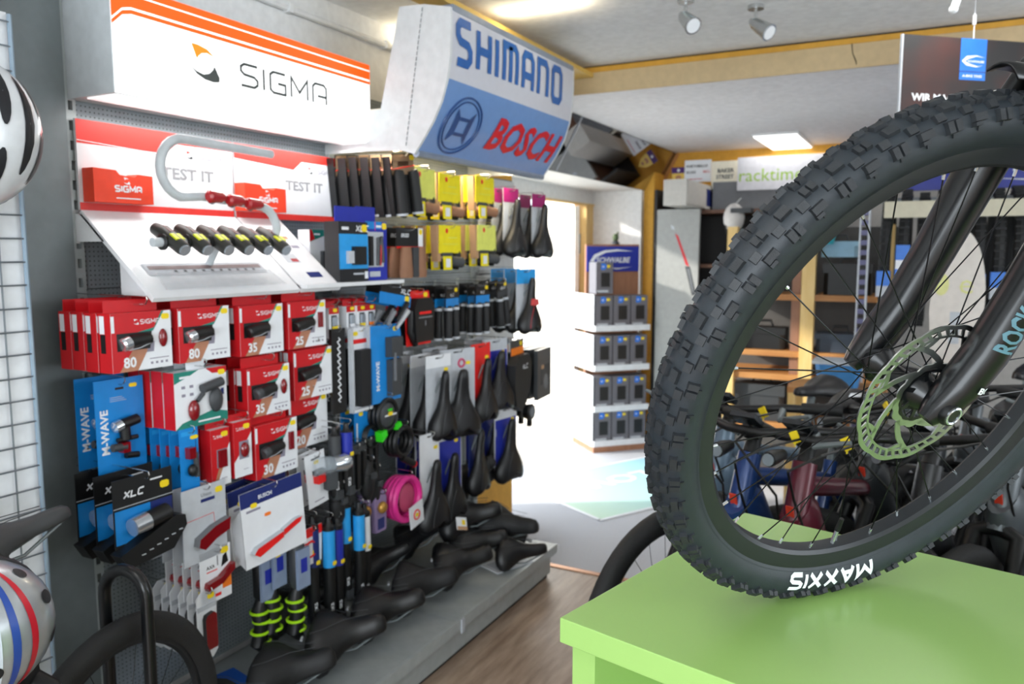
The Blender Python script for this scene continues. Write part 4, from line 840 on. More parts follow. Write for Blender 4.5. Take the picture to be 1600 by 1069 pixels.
def saddle_on_card(w, L, cw, ch, head, body, hh=.055, trim=None, blk=None, m=LEATHER, dz=.0, slim=1.0):
    o = MB().prism([(-cw / 2, -ch), (cw / 2, -ch), (cw / 2, 0), (-cw / 2, 0)], .0, .003, body).build('saddle_card')
    sub(o, 'card_print', lambda b: (b.rect(-cw / 2, -hh, cw / 2, 0, -.0005, head), b.rect(-cw * .12, -.016, cw * .12, -.010, -.0007, BLACK)) + ((b.rect(-cw / 2 + .004, -ch + .01, cw / 2 - .004, -hh - .002, -.0006, blk), b.text('Selle', -cw * .42, -ch * .40, .014, PW, -.0008, False, 0, 'l', pi / 2)) if blk else ()))
    s = saddle_mesh(w, L, m=m, slim=slim).build('saddle', o, 1.4); s.location = (0, -.035, -ch - dz + .0)
    sub(o, 'saddle_seam', lambda b: [b.tube([(q * w * .30, -.062, L * .12 - ch - dz), (q * w * .26, -.062, L * .28 - ch - dz), (q * w * .10, -.060, L * .50 - ch - dz)], .0012, trim or DGREY, 4) for q in (-1, 1)])
    for q in (-1, 1): sub(o, 'rail', lambda b: b.tube([(q * w * .25, -.022, L * .16 - ch - dz), (q * .022, .012, L * .30 - ch - dz), (q * .022, .012, L * .58 - ch - dz), (q * .010, -.02, L * .90 - ch - dz)], .0035, STEELD, 6))
    sticker(o, cw * .3, -hh - .012, .024, .014); return o
SG = 'saddles hanging on cards'
SX = lambda: saddle_on_card(.155, .27, .12, .30, PURP, LGREY, .065, dz=.02)
stack(SX(), 3, -1.75, 3.340, 1.762, .070, 'front black saddle on a magenta and grey card at the top right, left hook', 'saddle on a magenta card', 'left magenta saddle card', 'saddle', SG, -.012, fjit=-.15)
stack(SX(), 3, -1.74, 3.620, 1.752, .075, 'front black saddle on a magenta and grey card nearest the doorway', 'saddle on a magenta card', 'magenta card by the doorway', 'saddle', SG, -.012, fjit=-.15)
o = saddle_on_card(.165, .27, .16, .28, SKY, LGREY, .07, KRED, dz=.03); sub(o, 'red_panel', lambda b: b.prism([(-.026, -.17), (.016, -.17), (.012, -.14), (-.02, -.14)], -.066, -.045, mat('coral_red', '#C8484A', .5)))
stack(o, 3, -1.70, 3.400, 1.385, .075, 'front black saddle with coral patch on a sky blue card', 'saddle on a sky blue card', 'sky blue saddle card', 'saddle', SG, -.012, fjit=-.15)
stack(saddle_on_card(.15, .28, .15, .31, PW, LGREY, .05, dz=.03), 3, -1.71, 2.640, 1.060, .085, 'front narrow black saddle on a clear card, left end of the saddle row', 'narrow saddle', 'narrow saddle on clear card', 'saddle', SG, -.012, fjit=-.15)
o = saddle_on_card(.23, .29, .19, .30, LGREY, LGREY, .05, dz=.07); sub(o, 'round_emblem', lambda b: b.torus((.02, -.001, -.06), .016, .005, mat('emblem_rose', '#C04A6A', .5), 'y', 16, 6))
stack(o, 2, -1.70, 2.770, 1.070, .11, 'front wide black saddle on a grey card with a rose round emblem', 'wide saddle', 'grey card with rose emblem', 'saddle', SG, -.012, fjit=-.3)
o = saddle_on_card(.16, .28, .14, .29, BRED, BRED, .05, dz=.05); stack(o, 1, -1.69, 2.945, 1.075, .1, 'slim black saddle on a red edged card', 'slim saddle', 'red edged saddle card', 'saddle', SG, -.012, fjit=-.1)
o = saddle_on_card(.21, .28, .17, .30, LGREY, PW, .05, blk=DBLUE, dz=.03); stack(o, 2, -1.72, 3.130, 1.075, .11, 'front wide black saddle on a dark blue and white card, middle row', 'saddle on a blue card', 'middle row blue card', 'saddle', SG, -.012, fjit=-.2)
# black padded seat cover and grey pouch at the end of the row
o = MB().prism([(-.105, -.20), (-.085, -.30), (-.02, -.335), (.05, -.30), (.105, -.20), (.115, -.11), (.07, -.07), (-.05, -.07), (-.10, -.11)], -.045, 0, SOFT).build('seat_cover')
sub(o, 'card_header', lambda b: (b.box(-.075, -.012, -.075, .085, -.008, 0, DGREY), b.rect(-.075, -.07, .085, -.035, -.0125, OST))); sub(o, 'cover_print', lambda b: b.strokes('XLC', -.01, -.135, .018, PW, -.0455, .24, .95, .35, .25)); sticker(o, .05, -.02, .03, .02, -.0125)
stack(o, 2, -1.71, 3.300, 1.055, .09, 'front black padded seat cover with an orange and black header', 'padded seat cover', 'black padded seat cover', 'seat cover', 'padded seat covers', -.012, fjit=.1)
o = MB().box(-.10, 0, -.27, .10, .02, -.02, mat('grey_film', '#4A4D50', .3, coat=.4)).build('wrapped_pouch'); sub(o, 'pouch_print', lambda b: (b.rect(-.06, -.20, .08, -.10, -.0006, DGREY), b.ell((.02, -.001, -.19), .035, .001, .04, GREY, 12, 6), b.rect(-.05, -.12, -.01, -.10, -.0008, KCARD)))
stack(o, 4, -1.70, 3.610, 1.000, .035, 'front grey film wrapped seat pouch at the end of the row by the doorway', 'film wrapped pouch', 'film wrapped pouch', 'pouch', 'film wrapped pouches', 0, fjit=.1)
# lower saddle row
stack(saddle_on_card(.19, .29, .12, .33, PW, PW, .05, dz=.06), 1, -1.70, 2.555, .760, .1, 'black saddle on a white card beside the pink cable lock', '', 'white saddle card by the pink lock', 'saddle', SG, -.012, fjit=-.1)
stack(saddle_on_card(.175, .29, .17, .31, PW, PW, .05, blk=DBLUE, dz=.08), 3, -1.71, 2.705, .752, .10, 'front black saddle on a violet blue card, lower row', 'saddle on a violet card', 'lower violet card', 'saddle', SG, -.012, fjit=-.15)
stack(saddle_on_card(.165, .29, .10, .31, PW, NAVY, .05, dz=.03), 1, -1.72, 2.93, .752, .1, 'slim black saddle between the two violet cards of the lower row', '', 'slim saddle of the lower row', 'saddle', SG, -.012, fjit=.1)
stack(saddle_on_card(.20, .30, .17, .32, PW, PW, .05, blk=DBLUE, dz=.03), 3, -1.71, 3.210, .748, .085, 'front wide black saddle on a deep blue card at the end of the lower row', 'saddle on a deep blue card', 'end blue card', 'saddle', SG, -.012, fjit=-.15)
# bundle of black lamps at the end
for k in range(4):
    o = MB().tube([(0, .03, -.03), (0, 0, -.03), (0, -.006, -.03)], [.036, .042, .036], BLACK, 14).build('handlebar_lamp'); sub(o, 'lens', lambda b: b.tube([(0, -.0065, -.03), (0, -.009, -.03)], .028, LAMPG, 14)); sub(o, 'bracket', lambda b: b.box(-.012, .0, -.10, .012, .02, -.06, BLACK))
    put(o, -1.69 - .062 * k, 3.44 + .03 * (k % 2), .715); tag(o, f'{ORD[k]} black round lamp from the front on the lowest hook by the doorway', 'lamp', 'black round lamps')
hook(-1.67, 3.44, .715, 'black round lamps by the doorway')

# ---------------- dark items in the middle
o = MB().prism([(-.035, -.285), (.035, -.285), (.035, 0), (-.035, 0)], -.01, 0, BLACK).build('script_card'); sub(o, 'white_script', lambda b: b.tube([(.008 * sin(i * 2.1), -.0108, -.03 - .0072 * i) for i in range(31)], .0028, PW, 5))
stack(o, 2, -1.73, 2.050, 1.215, .05, 'front slim black pack with white upright script', 'slim black pack', 'slim black script pack', 'pump', 'slim black packs', -.01)
o = MB().prism([(-.052, -.285), (.052, -.285), (.052, 0), (-.052, 0)], 0, .004, PW).build('pump_card'); sub(o, 'card_frame', lambda b: (b.box(-.055, -.012, -.29, -.046, .004, .0, LGREY), b.box(.046, -.012, -.29, .055, .004, .0, LGREY), b.box(-.046, -.012, -.29, .046, .004, -.28, PW))); sub(o, 'pump_pouch', lambda b: b.box(-.028, -.03, -.27, .030, -.001, -.075, SOFT)); sticker(o, -.02, -.02, .024, .014)
sub(o, 'card_print', lambda b: (b.rect(-.04, -.055, .04, -.04, -.0005, BRED),)); stack(o, 2, -1.72, 2.158, 1.210, .06, 'front white framed card holding a long black pouch', 'white framed card', 'white framed pouch card', 'pouch', 'white framed cards', -.012)
o = MB().prism([(-.09, -.275), (.085, -.275), (.09, -.04), (.08, 0), (-.085, 0)], 0, .003, BLUE).build('phone_mount_card'); sub(o, 'card_print', lambda b: b.text('M-WAVE', -.04, -.23, .020, PW, -.0006, True, 0, 'l', pi / 2)); sub(o, 'mount', lambda b: (b.box(-.005, -.03, -.115, .062, -.001, -.045, DGREY), b.box(0, -.026, -.255, .058, -.001, -.125, DGREY))); sub(o, 'strap', lambda b: (b.box(.008, -.034, -.20, .016, -.026, -.10, GREY), b.tube([(.06, -.01, -.10), (.075, -.012, -.15), (.055, -.01, -.20)], .004, GREY, 6))); sticker(o, .055, -.018, .026, .016)
stack(o, 2, -1.69, 2.270, 1.212, .07, 'front blue card with a black phone mount', 'blue mount card', 'blue phone mount card', 'phone mount', 'blue mount cards', -.012)
o = MB().prism([(-.055, -.17), (.055, -.17), (.055, 0), (-.055, 0)], 0, .003, BLUE).build('cable_lock_card'); sub(o, 'cable_coil', lambda b: [b.torus((.012, -.012 - .007 * k, -.105), .038, .0045, BLACK, 'y', 22, 6) for k in range(3)]); sticker(o, -.02, -.02, .022, .014); sub(o, 'card_print', lambda b: b.rect(-.045, -.15, -.038, -.05, -.0006, PW))
stack(o, 2, -1.73, 2.190, .925, .06, 'front blue card with a black coiled cable lock', 'blue cable lock card', 'blue cable lock card', 'lock', 'blue cable lock cards', -.012)
# round locks with green fittings
o = MB(); [o.torus((0, .018 * k, -.068), .056 - .002 * (k % 2), .0085, BLACK, 'y', 28, 8) for k in range(5)]; o.ell((0, .0, -.068), .046, .012, .046, DGREY, 16, 8); o = o.build('cable_lock'); sub(o, 'green_fitting', lambda b: (b.prism([(-.055, -.155), (-.025, -.135), (-.03, -.115), (-.06, -.12)], -.02, .01, NGREEN), b.prism([(.035, -.128), (.062, -.115), (.055, -.10), (.035, -.108)], -.02, .01, NGREEN))); sub(o, 'label', lambda b: (b.rect(-.03, -.07, .04, -.064, -.0125, PW), b.rect(-.012, -.052, .015, -.044, -.0125, NGREEN))); sticker(o, .002, -.062, .026, .014, -.0135)
stack(o, 1, -1.69, 2.270, .955, .1, 'black coiled cable lock with bright green fittings', '', 'green fitted cable lock', 'lock', None, -.006)
o = MB(); [o.torus((0, .02 * k, -.07), .052, .011, BLACK, 'y', 24, 8) for k in range(3)]; o = o.build('cable_lock'); sub(o, 'lock_cylinder', lambda b: (b.tube([(-.01, 0, -.13), (.05, -.01, -.165)], .014, BLACK, 10), b.tube([(.05, -.01, -.165), (.056, -.011, -.169)], .014, KRED, 10)))
stack(o, 1, -1.68, 2.350, .845, .1, 'plain black coiled cable lock under the green fitted one', '', 'plain black coil lock', 'lock', None, -.01)
# pink children's cable lock with a tag
o = MB(); [o.torus((0, .02 * k, -.10), .080 - .003 * k, .012, PINK, 'y', 28, 8) for k in range(4)]; o = o.build('cable_lock'); sub(o, 'inner_disc', lambda b: b.ell((.01, .01, -.10), .05, .01, .055, mat('rose_print', '#B8486A', .5), 14, 8)); sub(o, 'paper_tag', lambda b: (b.prism([(-.01, -.215), (.075, -.20), (.065, -.115), (-.02, -.13)], -.024, -.020, PW), b.torus((.026, -.0246, -.165), .018, .003, BRED, 'y', 14, 5))); sticker(o, .026, -.165, .018, .014, -.026)
stack(o, 1, -1.69, 2.385, .645, .1, 'pink coiled children cable lock with a white paper tag', '', 'pink cable lock', 'lock', None, -.01)
# little violet lilac packs
o = MB().prism([(-.03, -.15), (.03, -.15), (.035, -.03), (.02, 0), (-.02, 0), (-.035, -.03)], 0, .02, mat('lilac', '#8C7AA0', .5)).build('bell_pack'); sub(o, 'bell', lambda b: b.ell((0, -.008, -.06), .022, .016, .022, mat('bell_orange', '#B88A40', .3, .5), 12, 8)); sub(o, 'pack_print', lambda b: b.rect(-.02, -.14, .02, -.10, -.0006, NAVY))
stack(o, 2, -1.70, 2.235, .615, .05, 'front lilac bell pack left of the pink lock', 'lilac bell pack', 'right lilac bell pack', 'bell', 'lilac bell packs', -.01)
stack(dup(o), 2, -1.71, 2.155, .620, .05, 'front lilac bell pack further left of the pink lock', 'lilac bell pack', 'left lilac bell pack', 'bell', 'lilac bell packs', -.01)
# grey strap packs
def strap_pack():
    o = MB().prism([(-.022, -.16), (.022, -.16), (.026, -.02), (.018, 0), (-.018, 0), (-.026, -.02)], 0, .012, DGREY).build('strap_pack'); sub(o, 'strap', lambda b: b.box(-.008, -.012, -.15, .008, 0, -.03, BLACK)); sub(o, 'pack_print', lambda b: b.rect(.012, -.13, .02, -.03, -.0006, GREY)); return o
for k, yy in enumerate((2.09, 2.135, 2.18, 2.23)):
    o = strap_pack(); put(o, -1.69 - .01 * k, yy, .815); tag(o, f'{("leftmost", "second", "third", "rightmost")[k]} of four grey strap packs left of the plain black coil lock', 'strap', 'grey strap packs')
    hook(-1.685 - .01 * k, yy, .805, f'{("leftmost", "second", "third", "rightmost")[k]} grey strap pack')
# clear bottle lamp
o = MB().tube([(0, .10, -.03), (0, .04, -.03), (0, .03, -.03)], [.030, .030, .022], CLEAR, 14).build('bottle_lamp'); sub(o, 'lamp_head', lambda b: (b.tube([(0, .03, -.03), (0, -.01, -.03), (0, -.03, -.03)], [.026, .030, .02], SILVER, 14))); sub(o, 'lamp_bracket', lambda b: b.box(-.012, .02, -.11, .012, .06, -.05, DGREY))
put(o, -1.66, 1.98, .815, jit=1.15); tag(o, 'clear round lamp with a silver head next to the small white cards', 'lamp'); hook(-1.72, 2.02, .812, 'clear round lamp')
# mini pumps and cable ties hanging as dark strips with blue labels
PUMPS = [(1.93, .615, SKY, 'first'), (1.985, .60, DBLUE, 'second'), (2.04, .655, SKY, 'third'), (2.085, .62, SKY, 'fourth'), (2.13, .60, PW, 'fifth'), (1.88, .63, NAVY, 'leftmost'), (2.03, .905, DBLUE, 'upper'), (1.985, .90, DGREY, 'upper left')]
for k, (yy, zz, lm, w_) in enumerate(PUMPS):
    L = .36 if k < 6 else .24
    o = MB().tube([(0, 0, 0), (0, 0, -.02), (0, 0, -.03), (0, 0, -L * .92), (0, 0, -L)], [.008, .010, .020, .020, .014], BLACK, 12).build('mini_pump')
    sub(o, 'label_sleeve', lambda b: b.tube([(0, 0, -L * .12), (0, 0, -L * .46)], .0208, lm, 12, False)); sub(o, 'label_print', lambda b: (b.text('SKS', -.007, -L * .86, .014, PW, -.0215, True, 0, 'l', pi / 2),)); sub(o, 'pump_head', lambda b: b.box(-.014, -.022, -L, .014, .02, -L + .03, DGREY)); sticker(o, 0, -L * .42, .018, .014, -.0225)
    put(o, -1.68 - .012 * (k % 3), yy, zz); tag(o, f'{w_} black mini pump with a {"blue" if lm in (SKY, DBLUE, NAVY) else "pale"} label among the dark pumps', 'pump', 'mini pumps'); hook(-1.672 - .012 * (k % 3), yy, zz - .004, f'{w_} mini pump')
# dark gloves-like lock holders filling the gap above the pumps
for k, (yy, zz) in enumerate(((2.03, .76), (2.09, .66), (2.16, .745), (2.22, .70), (2.00, .70))):
    o = MB().loft([[(.028 * kx * cos(a), .022 * kx * sin(a) + .01, z) for a in [2 * pi * i / 12 for i in range(12)]] for z, kx in ((0, .3), (-.02, .9), (-.06, 1.15), (-.11, 1.0), (-.14, .5))], SOFT).build('lock_holder'); sub(o, 'strap', lambda b: b.torus((0, .01, -.05), .028, .004, BLACK, 'z', 16, 6)); sub(o, 'buckle', lambda b: b.box(-.012, -.026, -.06, .012, -.016, -.04, DGREY))
    put(o, -1.69 - .02 * (k % 2), yy, zz); tag(o, f'{("first", "second", "third", "fourth", "fifth")[k]} small black lock holder in the dark cluster above the mini pumps', 'lock holder', 'black lock holders'); hook(-1.68 - .02 * (k % 2), yy, zz, f'{("first", "second", "third", "fourth", "fifth")[k]} black lock holder')
# red and white card
o = MB().prism([(-.06, -.12), (.05, -.12), (.055, 0), (-.055, 0)], 0, .003, PW).build('repair_kit_card'); sub(o, 'card_print', lambda b: (b.rect(-.055, -.03, .055, 0, -.0005, BRED), b.torus((0, -.001, -.07), .025, .004, BRED, 'y', 16, 5), b.rect(-.05, -.05, .0, -.045, -.0006, BRED))); sticker(o, .02, -.085, .024, .018)
stack(o, 1, -1.69, 1.855, .60, .1, 'red and white repair kit card above the neon locks', '', 'repair kit card', 'repair kit', None, -.01)
# locks with neon bands
for k, (yy, zz, xx) in enumerate(((1.735, .60, -1.735), (1.790, .585, -1.69), (1.700, .57, -1.75))):
    o = MB().tube([(0, 0, 0), (0, 0, -.02), (0, -.002, -.14), (.006, -.004, -.16)], [.012, .026, .026, .018], BLACK if k != 1 else DGREY, 12).build('chain_lock')
    sub(o, 'chain_cover', lambda b: b.tube([(.0, 0, -.15), (-.012, 0, -.19), (-.004, 0, -.24), (-.018, 0, -.29), (.006, .0, -.32)], [.016, .026, .022, .026, .014], BLACK, 10))
    for j in range(4): sub(o, 'neon_band', lambda b: b.torus((-.012 + .010 * (j % 2) - .004 * (j > 2), 0, -.19 - .032 * j), .0255, .0048, NEON, 'z', 14, 6))
    sub(o, 'paper_sleeve', lambda b: (b.box(-.027, -.031, -.15, .027, -.022, -.025, mat('sleeve_blue_white', '#8494AE', .5)), b.rect(-.014, -.10, .014, -.055, -.0315, DBLUE)))
    put(o, xx, yy, zz); tag(o, ('black chain lock with neon bands and a yellow stickered sleeve', 'chain lock with neon bands and a long pale sleeve in front', 'half hidden chain lock with neon bands behind the other two')[k], 'lock', 'neon banded chain locks'); hook(xx + .005, yy, zz - .005, ('first', 'second', 'third')[k] + ' neon banded lock')
    if k == 0: sticker(o, -.008, -.045, .02, .016, -.032)

# ---------------- goods tilted below the sloping display: black and blue card
o = MB().prism([(-.095, -.075), (.095, -.075), (.085, 0), (-.085, 0)], 0, .004, BLACK).build('wire_lock_card'); sub(o, 'card_print', lambda b: (b.rect(-.095, -.075, .095, -.035, -.0006, BLUE), b.strokes('XLC', .03, -.028, .016, PW, -.0006, .24, .95, .35, .25))); sub(o, 'cutters', lambda b: (b.tube([(-.01, -.02, -.16), (.05, -.02, -.09)], [.006, .014], SILVER, 8), b.tube([(-.05, -.012, -.15), (-.02, -.012, -.10)], [.005, .012], GREY, 8), b.tube([(.06, -.012, -.06), (.0, -.012, -.13)], .010, BLACK, 8))); sticker(o, .07, -.045, .026, .02)
stack(o, 2, -1.68, 2.325, 1.352, .06, 'front black and blue card with silver cutters tilted under the display', 'black and blue card', 'tilted cutter card', 'tool', 'black and blue tool cards', -.01, roll=.16)

# ================================================================== sloping light display
t = empty('light_display', (-1.967, 1.31, 1.36)); t.rotation_euler = (0, 0, WALLROT); tag(t, 'white sloping light test display with red header and curved tube', 'display stand')
DW = mat('display_white', '#E2E4E6', .3, var=.02, coat=.3); DP = mat('display_panel', '#D7D9DC', .35, var=.02); HRED = mat('header_red', '#D8342C', .4)
def PL_(b, x0, x1, m, inset=0.0, d=0.0):  # a piece of the slope: from (y=-.04,z=.215) down to (y=-.298,z=-.004)
    b.add([(x0, -.298 + inset, -.004 + inset * .85), (x1, -.298 + inset, -.004 + inset * .85), (x1, -.040 - inset * .2, .215 - inset * .2), (x0, -.040 - inset * .2, .215 - inset * .2)], [(0, 1, 2, 3)], m)
for x0, x1, nm in ((0, .512, 'slope_board'), (.520, .700, 'leaflet_board')):
    b = MB(); b.add([(x0, -.298, -.004), (x1, -.298, -.004), (x1, -.040, .215), (x0, -.040, .215), (x0, -.290, -.014), (x1, -.290, -.014), (x1, -.032, .205), (x0, -.032, .205)], [(0, 1, 2, 3), (7, 6, 5, 4), (0, 4, 5, 1), (1, 5, 6, 2), (2, 6, 7, 3), (3, 7, 4, 0)], DW); o = b.build(nm, t)
b = MB(); b.box(.03, -.145, .0, .04, -.138, .12, DW); b.add([(.03, -.145, .118), (.03, -.29, -.002), (.03, -.145, -.002)], [(0, 1, 2)], DW); b.add([(.0, -.04, .205), (.0, -.125, .134), (.0, .0, .134), (.0, .0, .205)], [(0, 1, 2, 3)], DW); b.box(-.004, -.012, .13, .02, 0, .215, DW); b.build('side_bracket', t)
SN = Vector((0, -.6469, .7625))      # normal of the slope
def sl(x, s, h=.0006): p = Vector((x, -.298, -.004)) + Vector((0, .7625, .6469)) * s + SN * h; return tuple(p)
sub(t, 'clear_ledge', lambda b: (b.add([sl(.04, .08, .002), sl(.44, .08, .002), sl(.44, .125, .002), sl(.04, .125, .002)], [(0, 1, 2, 3)], LGREY), b.add([sl(.05, .10, .0026), sl(.43, .10, .0026), sl(.43, .115, .0026), sl(.05, .115, .0026)], [(0, 1, 2, 3)], mat('ledge_brown', '#6A5656', .4)))) 
sub(t, 'number_strip', lambda b: [b.add([sl(.12 + .03 * i, .085, .003), sl(.13 + .03 * i, .085, .003), sl(.13 + .03 * i, .097, .003), sl(.12 + .03 * i, .097, .003)], [(0, 1, 2, 3)], DGREY) for i in range(10)])
sub(t, 'acrylic_strip', lambda b: b.add([sl(.04, .015, .012), sl(.46, .015, .012), sl(.44, .08, .012), sl(.05, .08, .012)], [(0, 1, 2, 3)], mat('acrylic', '#C9CCD0', .08, alpha=.45)))
sub(t, 'leaflet_print', lambda b: [b.add([sl(x0, s0), sl(x1, s0), sl(x1, s1), sl(x0, s1)], [(0, 1, 2, 3)], m) for x0, x1, s0, s1, m in ((.60, .66, .05, .075, NAVY), (.56, .62, .12, .165, LGREY), (.585, .615, .125, .14, KRED), (.58, .66, .235, .25, KCARD), (.64, .675, .19, .205, PGREY))])
# header board with two halves
for x0, x1, nm in ((0.005, .517, 'header_board'), (.525, 1.03, 'header_board')):
    o = MB().prism([(x0, .215), (x1, .215), (x1, .445), (x0, .445)], -.03, -.022, DP).build(nm, t)
    def art(b):
        w = x1 - x0; y = -.0305
        if x0 < .1: b.flat([(x0, .385), (x0 + w * .52, .385), (x0 + w * .60, .415), (x0 + w * .62, .415), (x1, .415), (x1, .445), (x0, .445)], y, HRED)
        else: b.flat([(x0, .40), (x0 + w * .52, .385), (x0 + w * .60, .415), (x1, .415), (x1, .445), (x0, .445)], y, HRED)
        b.tube([(x0, y - .0003, .392), (x0 + w * .52, y - .0003, .380), (x0 + w * .60, y - .0003, .410), (x1, y - .0003, .410)], .0012, PW, 4)
        b.rect(x0, .215, x1, .235, y, HRED)
        b.text('TEST IT', x0 + w * .49 if x0 < .1 else x0 + w * .44, .315, .034, mat('print_silver', '#8C8D90', .5), y - .0004, True, 0, 'l', 0, 1.25)
        emblem(b, x0 + w * .66, .378, .022, y - .0004, HRED, DGREY); b.strokes('SIGMA', x0 + w * .76, .382, .014, PGREY, y - .0004, .2, .95, .4)
    sub(o, 'header_print', art)
for x0, x1, lab in ((.015, .19, 'leaflet_pocket'), (.522, .700, 'leaflet_pocket')):
    o = MB().prism([(x0, .236), (x1, .236), (x1, .312), (x1 - .045, .314), (x1 - .055, .305), (x0 + .075, .309), (x0 + .065, .320), (x0, .322)], -.075, -.031, mat('pocket_red', '#E8401F', .4)).build(lab, t)
    sub(o, 'pocket_print', lambda b: (emblem(b, x0 + .085, .285, .018, -.0755, PW, PW), b.strokes('SIGMA', x0 + .060, .266, .014, PW, -.0755, .3, .95, .4), b.rect(x0 + .062, .247, x0 + .135, .250, -.0755, PW)))
# curved white tube
tub = mat('tube_white', '#BFC6CA', .35)
pts = [(.47, -.24, .392)] + [(.16 - .001 * i, -.245, .397 - .0000 * i) for i in range(2)] + [(.15 + .075 * cos(a) - .0, -.25, .322 + .075 * sin(a)) for a in [radians(90 + 15 * i) for i in range(1, 12)]] + [(.20, -.25, .255), (.33, -.252, .245), (.40, -.254, .238)] + [(.40 + .065 * cos(a), -.256, .172 + .066 * sin(a)) for a in [radians(75 - 18 * i) for i in range(5)]] + [(.468, -.235, .13)]
sub(t, 'display_tube', lambda b: b.tube(pts, .0125, tub, 14))
sub(t, 'lamp_bar', lambda b: (b.tube([(.045, -.245, .132), (.47, -.245, .135)], .012, tub, 14), b.tube([(.255, -.245, .13), (.255, -.205, .075)], .010, tub, 12)))
for k in range(6):
    x = .095 + .072 * k
    o = MB().tube([(x, -.195, .168), (x, -.23, .155), (x + .002, -.29, .118), (x + .002, -.298, .113)], [.016, .020, .019, .017], mat('lamp_grey_black', '#2C2D2A', .4), 14).build('sample_headlight', t)
    sub(o, 'lens', lambda b: b.tube([(x + .002, -.298, .113), (x + .002, -.302, .1105)], .0155, LAMPG, 14)); sub(o, 'neon_label', lambda b: b.boxm(Matrix.Translation((x + .001, -.276, .1465)) @ Matrix.Rotation(radians(32), 4, 'X'), .028, .026, .004, mat('label_lime', '#D9E021', .5))); sub(o, 'top_print', lambda b: b.boxm(Matrix.Translation((x, -.245, .1665)) @ Matrix.Rotation(radians(30), 4, 'X'), .014, .030, .003, mat('lamp_top_red', '#5A2A24', .5)))
    sub(o, 'clamp', lambda b: b.torus((x - .020, -.245, .133), .016, .006, BLACK, 'x', 14, 6))
for k in range(3):
    x = .232 + .068 * k; z = .2535 - .006 * k
    sub(t, 'sample_rear_light', lambda b: (b.loft([[(x + dx, -.268 + .014 * kk * cos(a) - .004, z + .016 * kk * sin(a)) for a in [2 * pi * i / 10 for i in range(10)]] for dx, kk in ((-.032, .7), (-.026, 1.1), (.012, 1.0), (.026, .6))], mat('lens_red', '#A3101A', .25, coat=.5)), b.torus((x, -.252, z), .016, .003, BLACK, 'x', 12, 5)))
# flat shelf right of the leaflet board and its boxes
sub(t, 'flat_shelf', lambda b: b.prism([(.520, -.002), (1.02, -.002), (1.02, .010), (.520, .010)], -.318, -.002, DW))
def shelf_box(name, lab, cat, X, Y, Z, w, h, d, m, art, parts):
    o = MB().box(-w / 2, 0, 0, w / 2, d, h, m).build(name); sub(o, 'box_print', art); parts(o); put(o, X, Y, Z); return tag(o, lab, cat)
o = shelf_box('light_set_box', 'white teal and red light box at the back of the flat shelf', 'box', -1.80, 2.085, 1.3705, .14, .17, .05, PW, lambda b: (b.flat([(-.07, .13), (.0, .15), (.0, .17), (-.07, .17)], -.0005, TEAL), b.flat([(-.07, .13), (-.045, .14), (-.06, .17), (-.07, .17)], -.0007, RED), b.flat([(.02, .14), (.07, .11), (.07, .17), (.03, .17)], -.0005, RED), b.rect(-.05, .152, -.02, .158, -.0008, PW)), lambda o: sub(o, 'headlight', lambda b: b.box(-.02, -.012, .02, .05, 0, .10, DGREY)))
def bl(o):
    sub(o, 'lamp', lambda b: (b.box(-.012, -.018, .055, .045, 0, .115, BLACK), b.box(-.04, -.012, .06, -.012, 0, .10, LGREY))); sub(o, 'hang_flap', lambda b: b.box(-.055, .03, .195, .055, .033, .245, DBLUE)); sticker(o, .055, .175, .026, .024)
shelf_box('headlight_carton', 'black and bright blue headlight carton with a window on the flat shelf', 'box', -1.675, 2.085, 1.3705, .148, .195, .06, mat('carton_black', '#191B1E', .4), lambda b: (b.rect(-.074, .042, .074, .155, -.0005, SKY), b.strokes('XLC', .012, .165, .018, PW, -.0007, .24, .95, .35, .2), b.rect(-.06, .168, -.025, .178, -.0007, PW), b.rect(-.005, .022, .05, .028, -.0007, LGREY), b.rect(.054, .008, .072, .032, -.0007, PW)), bl)
def b2(o):
    sub(o, 'lock', lambda b: (b.box(-.045, -.010, .05, -.028, 0, .15, BLACK), b.tube([(.0, -.008, .05), (.002, -.008, .145), (.02, -.008, .15), (.03, -.008, .06)], .005, DGREY, 6), b.tube([(.015, -.006, .05), (.02, -.006, .12)], .003, KRED, 6))); sub(o, 'hang_flap', lambda b: b.box(-.07, .03, .20, .035, .033, .25, DBLUE)); sticker(o, .045, .185, .024, .022)
shelf_box('lock_carton', 'violet blue carton with a window showing a black lock', 'box', -1.690, 2.225, 1.3705, .120, .20, .055, DBLUE, lambda b: (b.rect(-.055, .045, .04, .165, -.0005, LGREY), b.rect(-.06, .175, .03, .2, -.0006, BLUE), b.rect(.0, .180, .03, .188, -.0008, PW), b.rect(-.04, .012, .02, .03, -.0008, LGREY), b.rect(-.008, .17, -.004, .2, -.0009, PINK)), b2)

